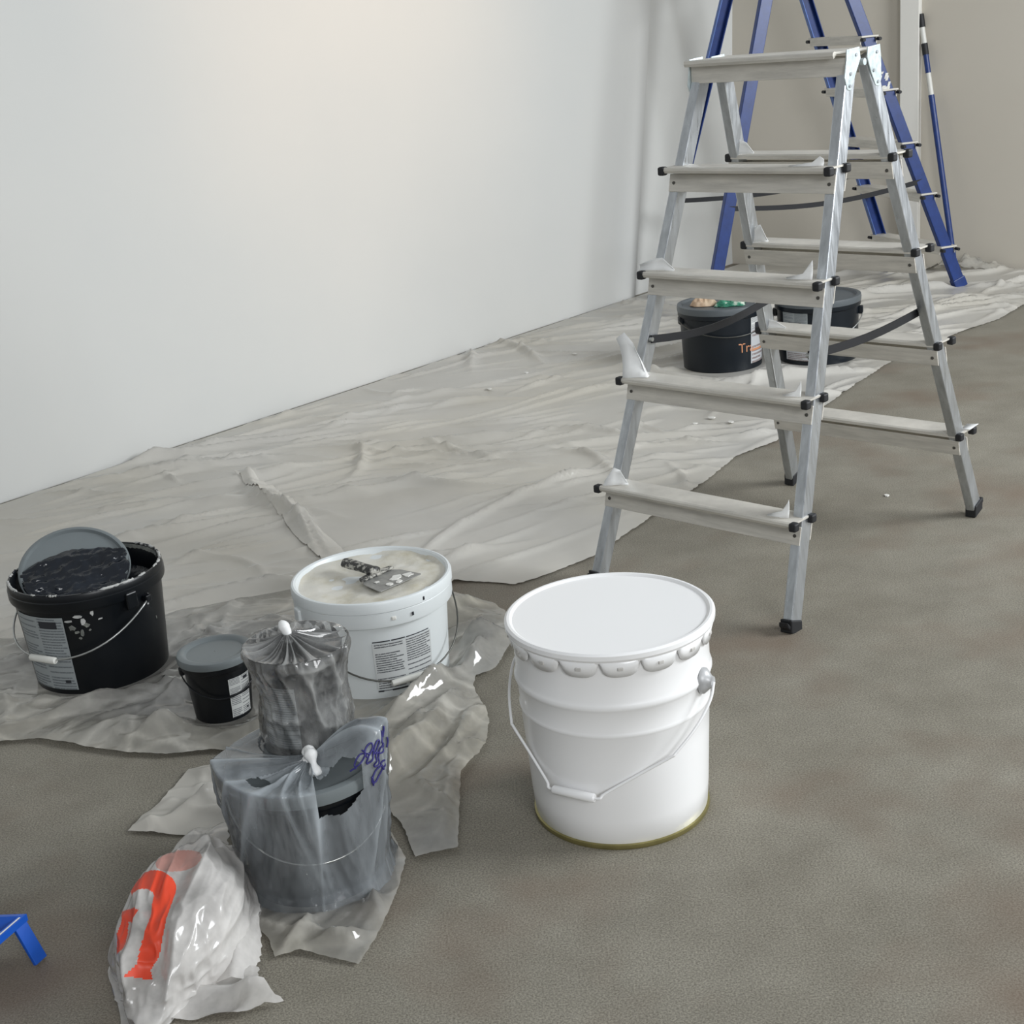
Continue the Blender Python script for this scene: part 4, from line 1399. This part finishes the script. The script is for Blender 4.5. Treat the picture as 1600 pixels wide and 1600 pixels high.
vs = list(zip(X.ravel().tolist(), Y.ravel().tolist(), Z.ravel().tolist()))
# red print: outline drawn in the plane the printed side faces
VN = V((.02, -.82, .57)).normalized()
VX = V((1, .03, 0)).normalized()
VX = (VX - VN * VX.dot(VN)).normalized()
VY = VN.cross(VX)
pc0 = BGC + V((-.031, -.06, .083))
def arc(cx, cy_, rx, ry, a0, a1, n=18):
    return [(cx + rx * math.cos(math.radians(a0 + (a1 - a0) * k / n)), cy_ + ry * math.sin(math.radians(a0 + (a1 - a0) * k / n))) for k in range(n + 1)]
hook = arc(-.004, .042, .042, .036, 158, -12) + [(.031, -.004), (.023, -.045), (.011, -.060), (.016, -.074), (-.022, -.064), (-.006, -.050), (-.003, -.026), (.008, .012)] + arc(-.012, .038, .020, .014, -10, 158)
dart = [(-.045, .024), (-.018, .027), (-.010, .022), (-.020, .006), (-.028, .008), (-.026, -.012), (-.027, -.028), (-.042, -.036), (-.044, -.010), (-.040, .014)]
pink = arc(.035, .088, .034, .016, 0, 360)
rel = np.stack([X - pc0.x, Y - pc0.y, Z - pc0.z], -1)
px = rel @ np.array(VX)
py = rel @ np.array(VY)
cxm = lambda a: .25 * (a[:-1] + np.roll(a, -1, 1)[:-1] + a[1:] + np.roll(a, -1, 1)[1:])
fx, fy = cxm(px), cxm(py)
fdx, fdz = cxm(dx), cxm(dz)
facing = (cxm(dx) * (-.2) + cxm(dy) * -.3 + cxm(dz) * .6) > -.25
mi = np.zeros(fx.shape, int)
mi[facing & inside(pink, fx, fy)] = 2
mi[facing & (inside(hook, fx, fy) | inside(dart, fx, fy))] = 1
for j in range(nv):
    for i in range(nu):
        fs.append((j * nu + i, j * nu + (i + 1) % nu, (j + 1) * nu + (i + 1) % nu, (j + 1) * nu + i))
mb = MB().add(vs, fs)
mb.mi = mi.ravel().tolist()
mb.fold = np.clip(cr - .9, 0, 1).ravel().tolist()
obj('sack', mb, ['logobag', 'logo_red', 'logo_pink'], T, True)
def loose(name, poly, hf, mat, seed, step=.006):
    obj(name, film_mesh(poly, step, hf, .002, seed), mat, T, True)
def hcorner(x, y):
    return .004 + .014 * np.clip(.5 + vnoise(x * 22, y * 30, 0, 71), 0, 2) * np.clip(1.2 - np.hypot(x + .45, y - 1.66) / .13, 0, 1) + .018 * np.exp(-((y - 1.655 - (x + .45) * -.1) / .012) ** 2)
loose('corner_flap', [(-.575, 1.625), (-.50, 1.612), (-.42, 1.612), (-.372, 1.631), (-.41, 1.655), (-.415, 1.70), (-.46, 1.72), (-.55, 1.69)], hcorner, 'logobag', 72)
def hneck(x, y):
    return .006 + .06 * np.clip(1 - np.hypot((x + .535) / .085, (y - 2.0) / .12), 0, 1) ** .8 * (.9 + .3 * vnoise(x * 40, y * 18, 0, 81))
loose('handle_loop', [(-.60, 1.93), (-.605, 2.02), (-.585, 2.08), (-.53, 2.09), (-.510, 2.06), (-.502, 1.98), (-.500, 1.92), (-.54, 1.90)], hneck, 'logobag', 82)
def hside(x, y):
    return .003 + .05 * np.clip(1 - np.abs(x + .45) / .035, 0, 1) * np.clip(1 - np.abs(y - 1.80) / .15, 0, 1) ** .5 * (.9 + .3 * vnoise(x * 40, y * 16, 0, 91))
loose('side_fold', [(-.475, 1.68), (-.425, 1.675), (-.418, 1.74), (-.432, 1.84), (-.46, 1.92), (-.49, 1.93), (-.488, 1.80)], hside, 'logobag', 92)

# ------------------------------------------------------------------ blue paint tray
K = V((-.766, 1.800, .070))       # raised corner
d2 = V((-.9905, .135, 0)).normalized()   # side edge, out of the picture
d1 = V((-.40, -.916, 0)).normalized()    # end edge, toward the camera
T = thing('paint_tray', 'blue plastic roller tray with a splayed leg, holding cream paint', 'tray', (K.x - .1, K.y - .05, 0))
Lw, Ls = .20, .26
def tp(a, b, z):
    return K + d1 * a + d2 * b + V((0, 0, z - .070))
top = [tp(0, 0, .070), tp(Lw, 0, .070), tp(Lw, Ls, .062), tp(0, Ls, .062)]
inn = [tp(.022, .022, .050), tp(Lw - .022, .022, .050), tp(Lw - .022, Ls - .02, .006), tp(.022, Ls - .02, .006)]
rim = [tp(.006, .006, .070), tp(Lw - .006, .006, .070), tp(Lw - .006, Ls - .006, .062), tp(.006, Ls - .006, .062)]
vs = top + rim + inn
fs = [(i, (i + 1) % 4, 4 + (i + 1) % 4, 4 + i) for i in range(4)] + [(4 + i, 4 + (i + 1) % 4, 8 + (i + 1) % 4, 8 + i) for i in range(4)] + [(8, 9, 10, 11)]
low = [p - V((0, 0, .010)) for p in top]
vs += low
fs += [(12 + i, 12 + (i + 1) % 4, (i + 1) % 4, i) for i in range(4)]
obj('pan', MB().add(vs, fs), 'tray_blue', T, solid=.002)
for a, s in ((.012, 1), (Lw - .012, -1)):
    p0 = tp(a, .004, .064)
    p1 = V((p0.x + .024, p0.y - .010, .003))
    w = d1 * .012
    axl = (p1 - p0)
    n_ = axl.cross(w).normalized()
    obj('leg', MB().box((p0 + p1) / 2, w, n_ * .003, axl / 2), 'tray_blue', T, bevel=.001)
pd = [tp(.020, .022, .0535), tp(Lw - .02, .022, .0535), tp(Lw - .03, Ls - .03, .020), tp(.045, Ls - .03, .020), tp(.030, .11, .042)]
obj('paint', MB().prism(pd, (0, 0, .004)), 'cream_paint', T, bevel=.002)
obj('paint_streak', MB().box(tp(Lw * .5, .0035, .0705), d1 * Lw * .46, d2 * .0025, (0, 0, .0012)), 'white_splash', T, bevel=.001)

# ------------------------------------------------------------------ dried filler chips on floor and sheet
rg = random.Random(77)
chips = [(.981, 3.493, .007), (1.02, 4.83, .016), (.94, 4.85, .006), (1.07, 4.78, .005), (.90, 4.80, .006), (1.12, 4.90, .005), (.985, 4.93, .008), (-.04, 5.0, .010), (.10, 5.2, .008), (.30, 5.45, .008), (.66, 4.35, .012), (.60, 4.30, .008), (.71, 4.28, .009)]
for i, (x, y, r) in enumerate(chips):
    pts = [V((x + r * rg.uniform(.6, 1.2) * math.cos(k * PI / 4), y + r * rg.uniform(.6, 1.3) * math.sin(k * PI / 4), 0)) for k in range(8)]
    z = .0005 if i == 0 else .012
    o = obj('filler_chip', MB().prism([p + V((0, 0, z)) for p in pts], (0, 0, .003)), 'white_splash', None, loc=(x, y, z))
    tag(o, 'tiny white filler chip lying alone on the bare floor under the ladder' if i == 0 else 'tiny white filler chip fallen on the milky drop sheet', 'chip', None if i == 0 else 'filler chips on the drop sheet')
